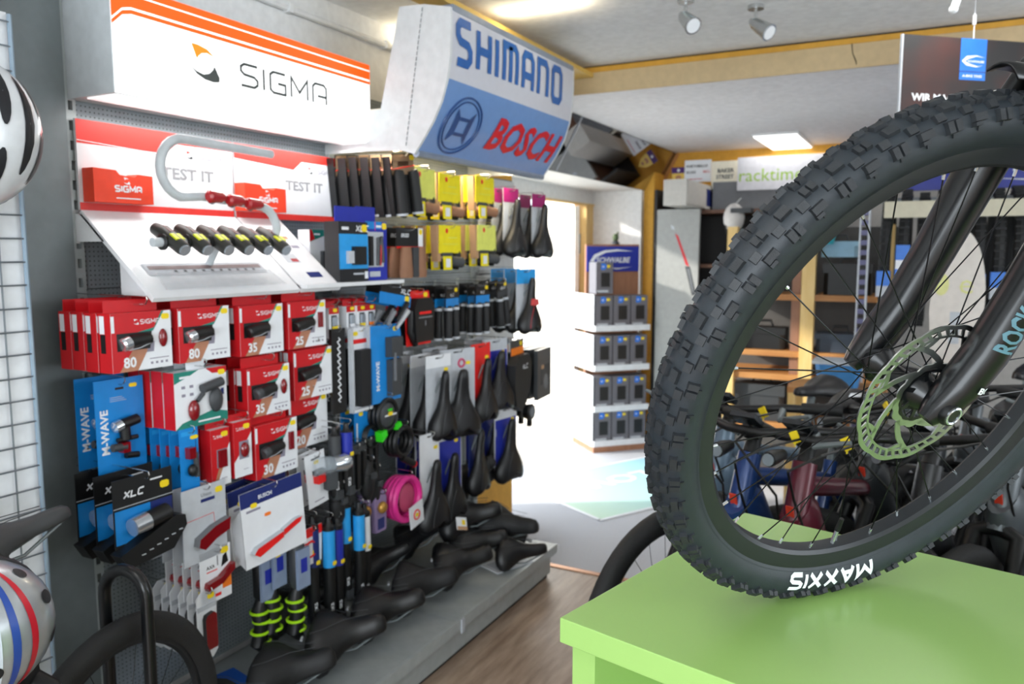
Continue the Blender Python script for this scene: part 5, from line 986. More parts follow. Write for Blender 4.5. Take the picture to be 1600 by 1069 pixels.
# ================================================================== saddles lying on the base shelf
def lay(o, X, Y, Z, yaw, pitch=0.0, roll=0.0):
    M = Matrix.Translation((X, Y, Z)) @ Matrix.Rotation(yaw, 4, 'Z') @ Matrix.Rotation(roll, 4, 'Y') @ Matrix.Rotation(pitch - pi / 2, 4, 'X')
    o.matrix_world = M; o.location = M.to_translation(); o.rotation_euler = M.to_euler()
SB = 'saddles lying on the base shelf'
LAY = [(-1.69, 1.60, .235, -1.05, .16, .255, .29, 'nearest wide black saddle at the near end of the base shelf'),
       (-1.68, 1.82, .240, -1.00, .18, .255, .30, 'second wide black saddle from the near end of the base shelf'),
       (-1.68, 2.04, .240, -1.02, .18, .250, .30, 'third wide black saddle from the near end of the base shelf'),
       (-1.68, 2.27, .240, -1.05, .17, .250, .29, 'fourth black saddle on the base shelf below the pink lock'),
       (-1.66, 2.50, .245, -.95, .14, .255, .29, 'glossy wide black saddle in the middle of the base shelf'),
       (-1.90, 2.34, .255, -.9, .30, .20, .26, 'small black saddle against the back below the mini pumps'),
       (-1.91, 2.10, .255, -.7, .35, .20, .25, 'black saddle tipped against the back behind the third one'),
       (-1.72, 2.72, .240, -1.10, .15, .265, .30, 'lowest saddle of the pile at the far end'),
       (-1.77, 2.74, .350, -1.15, .14, .27, .31, 'large black saddle with a small card in the pile at the far end'),
       (-1.68, 2.92, .300, -1.55, .00, .23, .33, 'saddle whose nose sticks out over the front of the pile'),
       (-1.86, 2.92, .420, -.9, .45, .25, .30, 'topmost saddle of the pile tipped with its nose up'),
       (-1.55, 2.80, .220, -1.0, .0, .18, .27, 'blue black saddle low at the front of the pile'),
       (-1.69, 1.40, .225, -1.1, .12, .23, .28, 'black saddle beside the blue card, cut by the bottom edge'),
       (-1.91, 1.88, .255, -.9, .30, .20, .25, 'black saddle tipped against the back behind the second one'),
       (-1.90, 2.58, .270, -.9, .30, .20, .26, 'black saddle tipped against the back beside the pile')]
for i, (x, y, z, yaw, pit, w, L, lab) in enumerate(LAY):
    o = make_saddle(w * 1.04, L * .84, LEATHER if i % 3 else SOFT, groove=(i % 2 == 0), thick=.095 if w > .22 else .07, slim=1.0); lay(o, x, y, z, yaw, pit, random.uniform(-.08, .08)); tag(o, lab, 'saddle', SB)
    if i in (1, 2, 3, 4): sub(o, 'maker_plate', lambda b: b.boxm(Matrix.Translation((w * .30, -.050, .004)), .022, .006, .006, LGREY))
o = MB().box(-.03, -.004, 0, .03, 0, .05, PW).build('price_card'); sub(o, 'card_print', lambda b: (b.rect(-.03, 0, .03, .014, -.0045, KCARD), b.rect(0, .02, .02, .04, -.0045, YST))); o.location = (-1.60, 2.63, .36); o.rotation_euler = (-.4, .3, WALLROT - .2); tag(o, 'small price card lying on the saddle pile', 'card')
o = MB().box(-.10, -.06, 0, .10, .06, .004, PW).build('white_card'); o.location = (-1.52, 2.86, .152); o.rotation_euler = (0, 0, 1.2); tag(o, 'white card under the blue black saddle', 'card'); sub(o, 'card_print', lambda b: b.box(-.08, -.04, .004, .02, .04, .0045, LGREY))
o = MB().box(-.13, -.11, 0, .13, .11, .012, mat('deep_blue_card', '#1557B8', .4)).build('blue_pack'); o.location = (-1.80, 1.545, .152); o.rotation_euler = (0, 0, 1.35); tag(o, 'deep blue card pack lying at the near end of the base shelf', 'pack'); sub(o, 'card_print', lambda b: (b.box(-.12, -.05, .012, .02, -.02, .0126, mat('tan_print', '#B89A5A', .5)), b.box(-.10, -.10, .012, -.07, -.075, .0126, NEON)))
for i, (x, y, z) in enumerate(((-1.83, 1.93, .27), (-1.86, 1.80, .22))):
    o = MB().loft([[(.05 * kx * cos(a), .022 * sin(a) * kx, z_) for a in [2 * pi * q / 12 for q in range(12)]] for z_, kx in ((-.012, .9), (-.008, 1), (.008, 1), (.012, .9))], LGREY).build('pedal'); sub(o, 'pedal_pad', lambda b: b.box(-.035, -.014, .012, .035, .014, .015, DGREY)); sub(o, 'pedal_axle', lambda b: b.cyl((.05, 0, 0), (.085, 0, 0), .006, CHROME)); o.location = (x, y, z); o.rotation_euler = (.5 + pi / 2 * 0, .2, 1.4 + .5 * i); tag(o, ('light grey pedal upright behind the saddles', 'light grey pedal lying lower behind the nearest saddles')[i], 'pedal', 'grey pedals')
o = MB().ell((0, 0, 0), .05, .035, .035, SOFT, 14, 8).build('lamp_holder'); sub(o, 'shoe', lambda b: (b.tube([(-.02, 0, .0), (-.09, .0, -.02)], [.03, .012], BLACK, 12), b.tube([(.03, -.03, .0), (.05, -.045, -.01)], .010, LGREY, 8))); o.location = (-1.575, 3.07, .19); o.rotation_euler = (0, 0, .9); tag(o, 'small black lamp at the far end of the base shelf', 'lamp')
# ================================================================== doorway display of inner tube boxes
KW = mat('stand_white', '#DADBDE', .5); BOXG = mat('tube_box_grey', '#66646A', .5); STB = mat('label_blue', '#1F6FD0', .4); BRD = mat_wood('stand_board', '#9A6B50', '#B07E60', .6, (20, 20, 3))
SX0, SY0, SRZ = -2.103, 5.31, atan2(.716, .698)
def at_stand(o, x, y, z, lab=None, cat=None, group=None):
    c, s = cos(SRZ), sin(SRZ); o.location = (SX0 + x * c - y * s, SY0 + x * s + y * c, z); o.rotation_euler = (0, 0, SRZ)
    if lab: tag(o, lab, cat, group)
    return o
t = empty('box_display_stand'); at_stand(t, 0, 0, 0, 'wooden floor stand with white shelves full of grey tube boxes by the doorway', 'display stand')
sub(t, 'base_board', lambda b: b.box(0, 0, 0, .43, .42, .07, BRD)); sub(t, 'back_board', lambda b: b.box(.0, .17, .07, .43, .19, 1.52, BRD))
SZ = [.078, .335, .635, .925]
for k, z in enumerate(SZ): sub(t, 'shelf', lambda b: (b.box(-.005, -.005, z - .03, .435, .17, z, KW), b.box(-.005, -.02, z - .03, .435, -.005, z + .012, KW))); sub(t, 'shelf_side', lambda b: b.box(-.012, .0, z - .03, -.004, .40, z + .235, KW))
o = t
b = MB(); b.box(.005, .160, 1.32, .425, .170, 1.505, mat('sign_blue', '#20309A', .4)); s = b.build('name_board', t)
def sg(b):
    b.text('SCHWALBE', .075, 1.385, .040, PW, .1592, True, .2)
    b.flat([(.03, 1.40), (.06, 1.445), (.14, 1.475), (.25, 1.483), (.38, 1.468), (.25, 1.470), (.15, 1.458), (.08, 1.425), (.06, 1.40), (.08, 1.370), (.15, 1.345), (.05, 1.365)], .1592, PW); b.flat([(.15, 1.352), (.25, 1.345), (.37, 1.355), (.25, 1.336)], .1592, PW)
sub(s, 'name_print', sg)
def tube_box():
    o = MB().box(-.066, 0, 0, .066, .125, .225, BOXG).build('inner_tube_box'); sub(o, 'box_print', lambda b: (b.flat([(-.030, .172), (.004, .172), (.018, .200), (.004, .218), (-.026, .218)], -.0006, STB), b.text('40', -.02, .188, .012, PW, -.001, True), b.rect(-.028, .05, .042, .152, -.0006, BLACK), b.rect(-.045, .012, .03, .026, -.0006, LGREY), b.rect(-.055, .016, -.048, .026, -.0008, PW))); sticker(o, .030, .197, .026, .018, -.0014); return o
tb = tube_box(); first = True
NR = ['bottom', 'second lowest', 'third', 'fourth']; NC = ['left', 'middle', 'right']
for k, z in enumerate(SZ):
    for j in range(3):
        c = tb if first else dup(tb); first = False
        at_stand(c, .072 + .1405 * j, -.002, z + .001, f'grey inner tube box in the {NC[j]} place of the {NR[k]} shelf of the stand', 'box', 'grey tube boxes on the stand')
c = dup(tb); at_stand(c, .072, -.002, 1.165, 'single grey inner tube box on top of the stand before the blue sign', 'box', 'grey tube boxes on the stand')
o = MB().ell((0, 0, .05), .024, .020, .030, mat('figure_green', '#4A5A3A', .6), 12, 8).build('small_figure'); sub(o, 'foot', lambda b: b.tube([(0, 0, 0), (0, 0, .012), (0, 0, .03)], [.03, .03, .012], DGREY, 12)); sub(o, 'ear', lambda b: b.ell((.018, 0, .08), .008, .006, .016, MATS['figure_green'], 8, 6)); at_stand(o, .24, .18, 1.52, 'tiny green figure standing on top of the box stand', 'figurine')
# floor mat in the doorway
MM = bpy.data.materials.new('mat_print'); MM.use_nodes = True; nt = MM.node_tree; n = nt.nodes; tc = n.new('ShaderNodeTexCoord'); sp_ = n.new('ShaderNodeSeparateXYZ'); nt.links.new(tc.outputs['Object'], sp_.inputs[0]); rp = n.new('ShaderNodeValToRGB')
mr = n.new('ShaderNodeMath'); mr.operation = 'MULTIPLY'; mr.inputs[1].default_value = .6; nt.links.new(sp_.outputs['X'], mr.inputs[0]); nt.links.new(mr.outputs[0], rp.inputs[0])
rp.color_ramp.elements[0].color = lin('#C2DCC6') + (1,); rp.color_ramp.elements[1].color = lin('#6FA8DC') + (1,); e_ = rp.color_ramp.elements.new(.45); e_.color = lin('#A8D4DC') + (1,); nt.links.new(rp.outputs[0], n['Principled BSDF'].inputs['Base Color']); n['Principled BSDF'].inputs['Roughness'].default_value = .7  # print colours lightened to imitate washing out by the doorway light
o = MB().box(0, 0, 0, 1.55, .85, .004, MM).build('floor_mat'); o.location = (-1.521, 3.957, .001); o.rotation_euler = (0, 0, atan2(.877, .48)); tag(o, 'pale blue green printed floor mat lying in the doorway light', 'mat')
sub(o, 'mat_border', lambda b: (b.box(-.01, -.01, 0, 1.56, .012, .005, PW), b.box(-.01, .838, 0, 1.56, .86, .005, PW), b.box(-.01, 0, 0, .012, .85, .005, PW)))
b = MB(); V, F, w, hh = glyphs('FLOW', True, 0); k = .17 / hh; b.add([(1.0 - p[0] * k * 1.25, .62 - p[1] * k * 1.0, .0052) for p in V], F, PW); b.build('mat_lettering', o)

# ================================================================== far left corner: pictures, signs, bulkhead, grey door
for z0, z1, y0, y1, lab in ((1.50, 1.76, 6.10, 6.26, 'upper narrow white framed picture on the yellow wall strip'), (1.05, 1.45, 6.10, 6.33, 'lower white framed picture with a dark print on the yellow wall strip')):
    o = MB().box(0, 0, 0, y1 - y0, .03, z1 - z0, PW).build('framed_picture'); sub(o, 'print', lambda b: b.rect(.03, .04, y1 - y0 - .03, z1 - z0 - .05, -.0006, DGREY if z0 < 1.2 else LGREY)); o.location = (-1.90, y0, z0); o.rotation_euler = (0, 0, WALLROT); tag(o, lab, 'picture', 'framed pictures on the yellow strip')
def sign(name, X0, Y, Z0, w, h, m, art, lab, cat='sign', d=.006):
    o = MB().box(0, 0, 0, w, d, h, m).build(name); sub(o, 'sign_print', art); o.location = (X0, Y, Z0); return tag(o, lab, cat)
CREAM = mat('sign_cream', '#E6E0CC', .5); LIME = mat('logo_lime', '#8DB22A', .5); SGREY = mat('sign_grey', '#C6C6CC', .5)
sign('rack_sign', -1.27, 5.98, 1.91, .62, .235, SGREY, lambda b: b.text('racktime', .015, .062, .088, LIME, -.001, False), 'pale grey sign with lime green lettering in front of the far wall')
sign('street_sign', -1.475, 6.05, 1.935, .20, .20, CREAM, lambda b: (b.text('BAKER', .045, .115, .030, DGREY, -.001, True), b.text('STREET', .035, .070, .030, DGREY, -.001, True), b.rect(.03, .035, .15, .040, -.001, KRED)), 'cream square street sign beside the grey lettered sign')
sign('street_sign', -1.70, 6.12, 1.995, .205, .165, PW, lambda b: (b.text('PORTOBELLO', .015, .11, .020, DGREY, -.001, True), b.text('ROAD', .015, .065, .020, DGREY, -.001, True), b.text('W11', .14, .065, .020, KRED, -.001, True), b.rect(.015, .02, .14, .025, -.001, KRED)), 'white two colour street sign nearest the crest')
o = MB().prism([(.055, 0), (.10, .05), (.11, .11), (.11, .155), (0, .155), (0, .11), (.01, .05)], 0, .008, mat('crest_gold', '#EBC65A', .4)).build('crest_sign'); sub(o, 'crest_print', lambda b: (b.rect(0, .11, .11, .155, -.001, mat('crest_violet', '#4A2070', .5)), b.ell((.055, -.001, .132), .012, .0008, .012, PW, 8, 6), b.flat([(.03, .085), (.04, .06), (.055, .075), (.07, .06), (.08, .085), (.055, .095)], -.001, BROWN), b.flat([(.045, .03), (.065, .03), (.07, .05), (.04, .05)], -.001, BROWN))); o.location = (-1.825, 6.2, 1.965); tag(o, 'violet and gold shield shaped crest under the corner of the ceiling', 'sign')
o = MB().box(0, 0, 0, .16, .95, .175, mat('bulkhead_grey', '#B9B6B0', .6)).build('wall_cabinet'); sub(o, 'label_print', lambda b: b.add([(.1606, .55, .02), (.1606, .85, .02), (.1606, .85, .12), (.1606, .55, .15)], [(0, 1, 2, 3)], NAVY)); sub(o, 'cabinet_door', lambda b: b.box(.16, .02, .01, .166, .50, .165, MATS['bulkhead_grey'])); o.location = (-1.635, 5.37, 1.78); tag(o, 'grey wall cabinet with a blue label hanging under the signs', 'cabinet')
sub(o, 'cabinet_extension', lambda b: b.box(.18, .65, -.02, .75, .95, .20, GREY))
o = MB().box(0, 0, 0, .31, .04, 1.77, mat('panel_grey', '#9A9B98', .5)).build('grey_panel'); sub(o, 'sticker', lambda b: (b.flat([(.135, 1.60), (.16, 1.58), (.245, 1.36), (.22, 1.37)], -.001, KRED), b.flat([(.10, 1.66), (.125, 1.65), (.135, 1.62), (.11, 1.63)], -.001, LGREY), b.flat([(.215, 1.36), (.25, 1.36), (.33 - .03, 1.16), (.27, 1.15)], -.001, DGREY), b.flat([(.228, 1.345), (.247, 1.345), (.283, 1.175), (.275, 1.17)], -.0014, GREY))); o.location = (-1.775, 5.69, 0); tag(o, 'tall grey panel with a red and black diagonal sticker', 'panel')
b = MB(); b.box(-1.45, 6.30, 0, 4.5, 6.34, 2.03, mat('far_wall_grey', '#B5B2AC', .7)); struct(b, 'trim_10')
# dark open cupboard behind the wheel
t = empty('dark_cupboard', (-1.80, 5.76, 0)); tag(t, 'dark open cupboard with bagged goods behind the tyre', 'cupboard'); DK = mat('cupboard_dark', '#1E1A18', .6)
sub(t, 'carcass', lambda b: (b.box(0, .50, 0, 1.16, .53, 1.92, DK), b.box(-.02, 0, 0, 0, .53, 1.92, DK), b.box(1.16, 0, 0, 1.18, .53, 1.92, DK)))
for z in (.55, .95, 1.35, 1.74): sub(t, 'cupboard_shelf', lambda b: b.box(0, 0, z, 1.16, .50, z + .025, mat('cupboard_shelf', '#5A3A28', .6)))
for i, (x, z) in enumerate(((.18, .575), (.5, .575), (.15, .975), (.55, .975), (.2, 1.375), (.55, 1.375))):
    o = MB().loft([[(.11 * k * cos(a), .10 * k * sin(a), zz) for a in [2 * pi * q / 12 for q in range(12)]] for zz, k in ((0, .8), (.03, 1.05), (.12, 1.0), (.20, .75), (.24, .35))], mat('bag_film', '#4A4A4C', .25, coat=.4)).build('wrapped_helmet'); sub(o, 'film_knot', lambda b: b.tube([(0, 0, .23), (.01, 0, .27)], [.02, .035], MATS['bag_film'], 8)); o.location = (-1.30 + x, 5.98, z + .001); tag(o, f'{("left", "right")[i % 2]} film wrapped helmet on the {("bottom", "middle", "top")[i // 2]} shelf of the dark cupboard', 'helmet', 'film wrapped helmets')
# wooden shelf rack seen through the wheel
t = empty('wooden_rack', (-1.05, 5.0, 0)); tag(t, 'pine and oak shelf rack seen through the spokes', 'shelving')
for x in (.385, .80): sub(t, 'rack_post', lambda b: b.box(x, 0, 0, x + .075, .06, 1.62, PINE))
sub(t, 'rack_post', lambda b: b.box(.325, .05, 0, .375, .10, 1.62, mat('post_brown', '#8A6450', .6))); sub(t, 'rack_post', lambda b: b.box(-.06, 0, 0, .0, .06, 1.62, PINE))
for z in (.38, .685, .83, 1.175): sub(t, 'rack_board', lambda b: (b.box(-.06, .02, z, .385, .42, z + .035, OAK), b.box(.46, .02, z + (.0 if z > 1 else -.02), .80, .42, z + .035, OAK)))
sub(t, 'rack_back', lambda b: b.box(-.06, .43, 0, .875, .45, 1.62, mat('rack_back', '#4A4744', .7)))
def pannier(w, h, d, m, name='bag'):
    o = MB().loft([[(x * w / 2, y * d / 2, z) for x, y in ((-1, -.8), (-.8, -1), (.8, -1), (1, -.8), (1, .8), (.8, 1), (-.8, 1), (-1, .8))] for z, in ((0,), (h * .15,), (h * .8,), (h,))], m, smooth=False).build(name); sub(o, 'flap', lambda b: b.box(-w * .52, -d * .54, h * .72, w * .52, d * .1, h * 1.03, m)); sub(o, 'handle', lambda b: b.tube([(-w * .2, 0, h), (-w * .15, 0, h + .04), (w * .15, 0, h + .04), (w * .2, 0, h)], .008, BLACK, 6)); return o
for (x, z, w, h, m, lab) in ((-.42, 1.2115, .26, .18, BLACK, 'large black pannier bag on the top board of the wooden rack'), (-.90, .8665, .28, .13, BLACK, 'low black bag on the left board of the wooden rack'), (-.93, 1.2115, .24, .16, DGREY, 'dark grey bag on the upper left board of the rack'), (-.45, .8665, .26, .11, mat('bag_slate', '#3B4654', .6), 'slate bag on the middle board of the rack'), (-.90, .4165, .3, .22, DGREY, 'dark bag on the lowest left board of the rack')):
    o = pannier(w, h, .2, m); o.location = (x, 5.16, z); tag(o, lab, 'bag')
o = pannier(.20, .09, .16, mat('shirt_blue', '#9CC4DC', .6), 'folded_shirt'); o.location = (-.47, 5.15, 1.435); tag(o, 'pale blue folded fabric lying on the large black pannier bag', 'fabric')
o = MB().loft([[(.075 * k * cos(a), .05 * k * sin(a), z) for a in [2 * pi * q / 14 for q in range(14)]] for z, k in ((0, .9), (.06, 1.1), (.14, 1.0), (.20, .7), (.22, .3))], mat('cyan_helmet', '#35B6C9', .4)).build('child_helmet'); sub(o, 'helmet_print', lambda b: b.tube([(-.05, -.055, .06), (0, -.06, .09), (.05, -.055, .07)], .006, PW, 6)); o.location = (-.56, 4.95, 1.51); tag(o, 'bright cyan cap hanging high on the wooden rack', 'cap'); sub(o, 'hanger', lambda b: b.tube([(0, 0, .20), (0, .05, .24)], .004, STEELD, 6))
o = MB().loft([[(x * w_, y * d_, z) for x, y in ((-1, -.8), (-.8, -1), (.8, -1), (1, -.8), (1, .8), (.8, 1), (-.8, 1), (-1, .8))] for z, w_, d_ in ((0, .09, .07), (.11, .105, .085), (.115, .115, .09))], mat('basket_blue', '#3F86C6', .5), smooth=False).build('blue_tub'); sub(o, 'tub_lid', lambda b: b.box(-.118, -.092, .112, .118, .092, .128, mat('lid_grey', '#B8C0C8', .5))); o.location = (-.365, 4.20, .808); tag(o, 'bright blue tub with a grey lid seen through the spokes', 'tub')
t = empty('side_table', (-.365, 4.20, .063)); tag(t, 'small oak side table carrying the blue tub', 'table'); sub(t, 'table_top', lambda b: b.box(-.22, -.15, .715, .22, .15, .744, OAK))
for x in (-.2, .2):
    for y in (-.13, .13): sub(t, 'leg', lambda b: b.box(x - .018, y - .018, -.062, x + .018, y + .018, .715, PINE))
o = MB().ell((0, 0, 0), .07, .06, .095, mat('helmet_pale', '#C9C4C0', .5), 14, 8).build('hanging_helmet'); sub(o, 'strap', lambda b: b.tube([(-.05, -.03, -.05), (-.02, -.04, -.16), (.03, -.03, -.06)], .005, BLACK, 6)); sub(o, 'visor', lambda b: b.box(-.01, -.065, .03, .12, .03, .06, DGREY)); o.location = (-1.16, 5.40, 1.69); tag(o, 'pale helmet with a dark visor hanging beside the tyre', 'helmet'); sub(o, 'hanger', lambda b: b.tube([(0, 0, .08), (0, .2, .14)], .004, STEELD, 6))

# ================================================================== tyre rack, banners
t = empty('tyre_rack', (-.30, 4.42, 0)); tag(t, 'steel tyre rack with a pale label rail at the back right', 'rack'); RAILM = mat('rail_cream', '#C9C3AC', .5)
for seg in range(3): sub(t, 'label_rail', lambda b: b.box(.09 + .62 * seg, 0, 1.635, .69 + .62 * seg, .02, 1.715, RAILM))
for x in (0, 1.95):
    def pst(b):
        b.box(x - .02, .0, 0, x - .012, .05, 1.9, LGREY); b.box(x + .02, .0, 0, x + .028, .05, 1.9, LGREY)
        for k in range(38): b.box(x - .012, .0, .05 * k, x + .02, .05, .05 * k + .025, mat('post_violet', '#5C5C80', .5))
    sub(t, 'slotted_post', pst)
sub(t, 'hang_bar', lambda b: b.tube([(.02, .38, 1.74), (1.95, .38, 1.74)], .014, STEEL, 10)); sub(t, 'cross_bar', lambda b: b.box(-.02, .05, .2, 1.97, .08, .26, STEEL)); sub(t, 'end_strut', lambda b: (b.tube([(0, .05, 1.74), (0, .38, 1.74)], .012, STEEL, 8), b.tube([(1.95, .05, 1.74), (1.95, .38, 1.74)], .012, STEEL, 8)))
NUMW = 'first second third fourth fifth sixth seventh eighth ninth tenth eleventh twelfth thirteenth fourteenth fifteenth sixteenth seventeenth eighteenth nineteenth twentieth twenty-first twenty-second'.split()
RT = mat('rack_tyre', '#1E1F20', .7, bump=.4, bscale=150); tproto = None
for k in range(22):
    if tproto is None:
        tproto = MB(); tproto.torus((0, 0, 0), .325, .027, RT, 'x', 36, 8); tproto = tproto.build('bicycle_tyre'); rb = sub(tproto, 'tread_ribs', lambda b: [b.box(-.024, .352 * cos(a) - .004, .352 * sin(a) - .004, .024, .352 * cos(a) + .004, .352 * sin(a) + .004, RT) for a in [2 * pi * i / 60 for i in range(60)]])
        rb['kind'] = 'stuff'; c = tproto
    else: c = dup(tproto)
    c.location = (-.20 + .083 * k, 4.80, 1.434 + .012 * sin(k * 2.1)); tag(c, NUMW[k] + ' black tyre from the left hanging edge on in the tyre rack', 'tyre', 'tyres on the rack')
    if k in (0, 1, 8, 13):
        zl = 1.30 if k == 0 else 1.42 if k == 1 else 1.28
        b = MB(); b.box(-.031, -.362, zl - 1.434 - .06, .031, -.28, zl - 1.434, PW if k else LGREY); lb = b.build('paper_band', c); b = MB(); b.box(-.0315, -.3625, zl - 1.434 - .005, .0315, -.28, zl - 1.434 + .07, STB); b.build('blue_band', c)
o = MB().box(0, 0, 0, 1.9, .03, .26, MATS['sign_blue']).build('maker_banner'); o.location = (-.20, 4.95, 1.80); tag(o, 'long blue banner with a white swoosh over the tyre rack', 'banner')
def bsg(b):
    b.text('SCHWALBE', .40, .085, .075, PW, -.001, True, .2); b.flat([(.34, .10), (.40, .17), (.60, .215), (.9, .235), (1.2, .225), (.9, .222), (.62, .20), (.44, .155), (.40, .11)], -.001, PW); b.flat([(.45, .055), (.8, .035), (1.2, .05), (.8, .02)], -.001, PW)
sub(o, 'banner_print', bsg); sub(o, 'hanging_rod', lambda b: (b.tube([(.3, .015, .26), (.3, .015, .45)], .005, STEEL, 6), b.tube([(1.6, .015, .26), (1.6, .015, .45)], .005, STEEL, 6)))
# white display board
pts = [(.115 + .105 * cos(a), .36 + .30 * sin(a)) for a in [radians(-62 + 9 * i) for i in range(17)]] + [(.095, .64), (.065, .57), (.09, .535), (.05, .53), (.015, .43), (.008, .30), (.02, .12), (.05, 0), (.16, 0)]
pts = pts[:17] + pts[17:]
o = MB().prism(pts, 0, .02, mat('board_white', '#D9D2CA', .5)).build('cutout_board'); sub(o, 'board_print', lambda b: (b.ell((.05, -.001, .42), .03, .0008, .05, mat('faint_yellow', '#D8D890', .5), 10, 6), b.text('e', .12, .38, .06, MATS['faint_yellow'], -.001), b.rect(.09, .16, .13, .30, -.001, LGREY))); sub(o, 'foot', lambda b: b.tube([(.10, .01, 0), (.10, .01, -.90)], .012, STEELD, 8)); sub(o, 'foot_plate', lambda b: b.box(.0, -.10, -.905, .2, .12, -.895, STEELD)); o.location = (.005, 3.98, .905); tag(o, 'white rounded cutout board on a post behind the fork leg', 'display board')
# hanging dark banner
DBAN = bpy.data.materials.new('dark_banner'); DBAN.use_nodes = True; nt = DBAN.node_tree; n = nt.nodes; tc = n.new('ShaderNodeTexCoord'); nz = n.new('ShaderNodeTexNoise'); nz.inputs['Scale'].default_value = 3.5; rp = n.new('ShaderNodeValToRGB'); nt.links.new(tc.outputs['Object'], nz.inputs['Vector']); nt.links.new(nz.outputs['Fac'], rp.inputs[0])
rp.color_ramp.elements[0].position = .42; rp.color_ramp.elements[0].color = lin('#1C1A1B') + (1,); rp.color_ramp.elements[1].position = .75; rp.color_ramp.elements[1].color = lin('#4E1C10') + (1,); nt.links.new(rp.outputs[0], n['Principled BSDF'].inputs['Base Color']); n['Principled BSDF'].inputs['Roughness'].default_value = .6
o = MB().box(0, 0, 0, .80, .006, .40, DBAN).build('hanging_banner'); o.location = (-.121, 3.229, 1.835); o.rotation_euler = (0, 0, .704); tag(o, 'dark advertising board with a blue tag hanging from the ceiling', 'banner')
def bp(b):
    b.rect(.240, .254, .351, .400, -.001, STB); sx = lambda x: .240 + (x - .185) * 1.38
    b.flat([(sx(x), z + .02) for x, z in [(.190, .30), (.205, .318), (.235, .322), (.262, .315), (.235, .318), (.210, .308), (.200, .30), (.212, .292), (.24, .284), (.258, .288), (.235, .280), (.205, .285)]], -.0015, PW); b.text('SCHWALBE', sx(.208), .316, .008, PW, -.0016, True, 0, 'l', 0, 1.3); b.text('A-BIKE TIRES', sx(.194), .264, .009, PW, -.0016, True, 0, 'l', 0, 1.25)
    b.rect(.240, .282, .351, .285, -.0014, NAVY); b.text('WIR MACHEN', .045, .172, .027, PW, -.001, True, 0, 'l', 0, 1.15)
sub(o, 'banner_print', bp); sub(o, 'frame_edge', lambda b: b.box(-.006, -.002, 0, 0, .008, .40, LGREY))
sub(o, 'cord', lambda b: (b.tube([(.295, .003, .40), (.293, .003, .545)], .0018, PW, 6), b.tube([(.70, .003, .40), (.70, .003, .545)], .0018, PW, 6))); sub(o, 'cord_clip', lambda b: b.tube([(.294, .003, .45), (.294, .003, .485)], .006, PW, 8))
o = MB().tube([(0, 0, 0), (-.004, 0, -.05), (-.03, 0, -.13)], [.010, .010, .012], PW, 10).build('ceiling_hook'); o.location = (.06, 3.02, 2.38); tag(o, 'white slanted ceiling hook beside the hanging board', 'hook'); sub(o, 'hook_tip', lambda b: b.ell((-.032, 0, -.136), .014, .014, .014, PW, 10, 6))

# ================================================================== left edge: wire grid panel, helmets, parked bike
t = empty('wire_grid_panel', (-1.705, 1.028, 0)); t.rotation_euler = (0, 0, WALLROT); tag(t, 'white backed wire grid wall panel at the left edge', 'grid panel')
sub(t, 'back_board', lambda b: b.box(-.75, .012, .0, .0, .022, 1.96, mat('grid_white', '#D9DCDF', .5)))
WIRE = mat('grid_wire', '#7E858C', .35, .6)
o = sub(t, 'wire_grid', lambda b: [b.tube([(-.75, .0, z * .0492 + .02), (.0, .0, z * .0492 + .02)], .0021, WIRE, 5) for z in range(40)] + [b.tube([(-.05 * k - .002, .004, 0), (-.05 * k - .002, .004, 1.95)], .0021, WIRE, 5) for k in range(15)]); o['kind'] = 'stuff'
sub(t, 'edge_rod', lambda b: b.tube([(.0, .002, 0), (.0, .002, 1.955)], .005, mat('edge_blue_grey', '#8FA3B4', .35, .4), 8))
o = MB().box(0, 0, 0, .26, .3, .12, BLACK).build('top_carton'); sub(o, 'carton_stripe', lambda b: b.box(-.001, -.002, .0, .261, .0, .03, OST)); o.location = (-1.73, .70, 1.962); o.rotation_euler = (0, 0, WALLROT); tag(o, 'dark carton with an orange stripe on top of the grid panel', 'box')
def helmet(m, rx, ry, rz, vents, stripes=()):
    b = MB(); b.ell((0, 0, 0), rx, ry, rz, m, 28, 18); o = b.build('bicycle_helmet', smooth_angle=1.5)
    def on(u, v, k=1.0): a, c = radians(u), radians(v); return Vector((rx * sin(a) * cos(c) * k, -ry * cos(a) * cos(c) * k, rz * sin(c) * k))
    for (u, v, lu, lv) in vents:
        RG = [[on(u + f * lu * cos(t_), v + f * lv * sin(t_), 1.008) for t_ in [2 * pi * i / 18 for i in range(18)]] for f in (1, .75, .5, .25, .02)]
        sub(o, 'vent', lambda b: b.loft(RG, mat('vent_dark', '#15181E', .5), caps=False))
    for (u, hw, sm) in stripes:
        def st(b):
            vs = []; N = 24
            for i in range(N + 1):
                v = -78 + 156 * i / N
                vs += [on(u - hw, v, 1.004), on(u + hw, v, 1.004)]
            b.add(vs, [(2 * i, 2 * i + 1, 2 * i + 3, 2 * i + 2) for i in range(N)], sm, True)
        sub(o, 'stripe', st)
    sub(o, 'rim', lambda b: b.tube([(rx * .97 * cos(a), .02, rz * .97 * sin(a)) for a in [2 * pi * i / 28 for i in range(28)]], .008, mat('rim_dark', '#1B1D22', .5), 8, closed=True)); return o
o = helmet(mat('helmet_white', '#D8DDE2', .25, coat=.4), .125, .11, .140, [(-58, 4, 6, 34), (-36, 26, 6, 24), (-34, -30, 6, 20), (-12, 8, 6, 46), (14, 30, 6, 26), (14, -34, 6, 22), (38, 10, 6, 40), (60, 34, 6, 18), (60, -14, 6, 22)]); o.location = (-1.56, .845, 1.685); o.rotation_euler = (0, .12, WALLROT - .2); tag(o, 'white bicycle helmet with dark vents hanging on the grid panel', 'helmet')
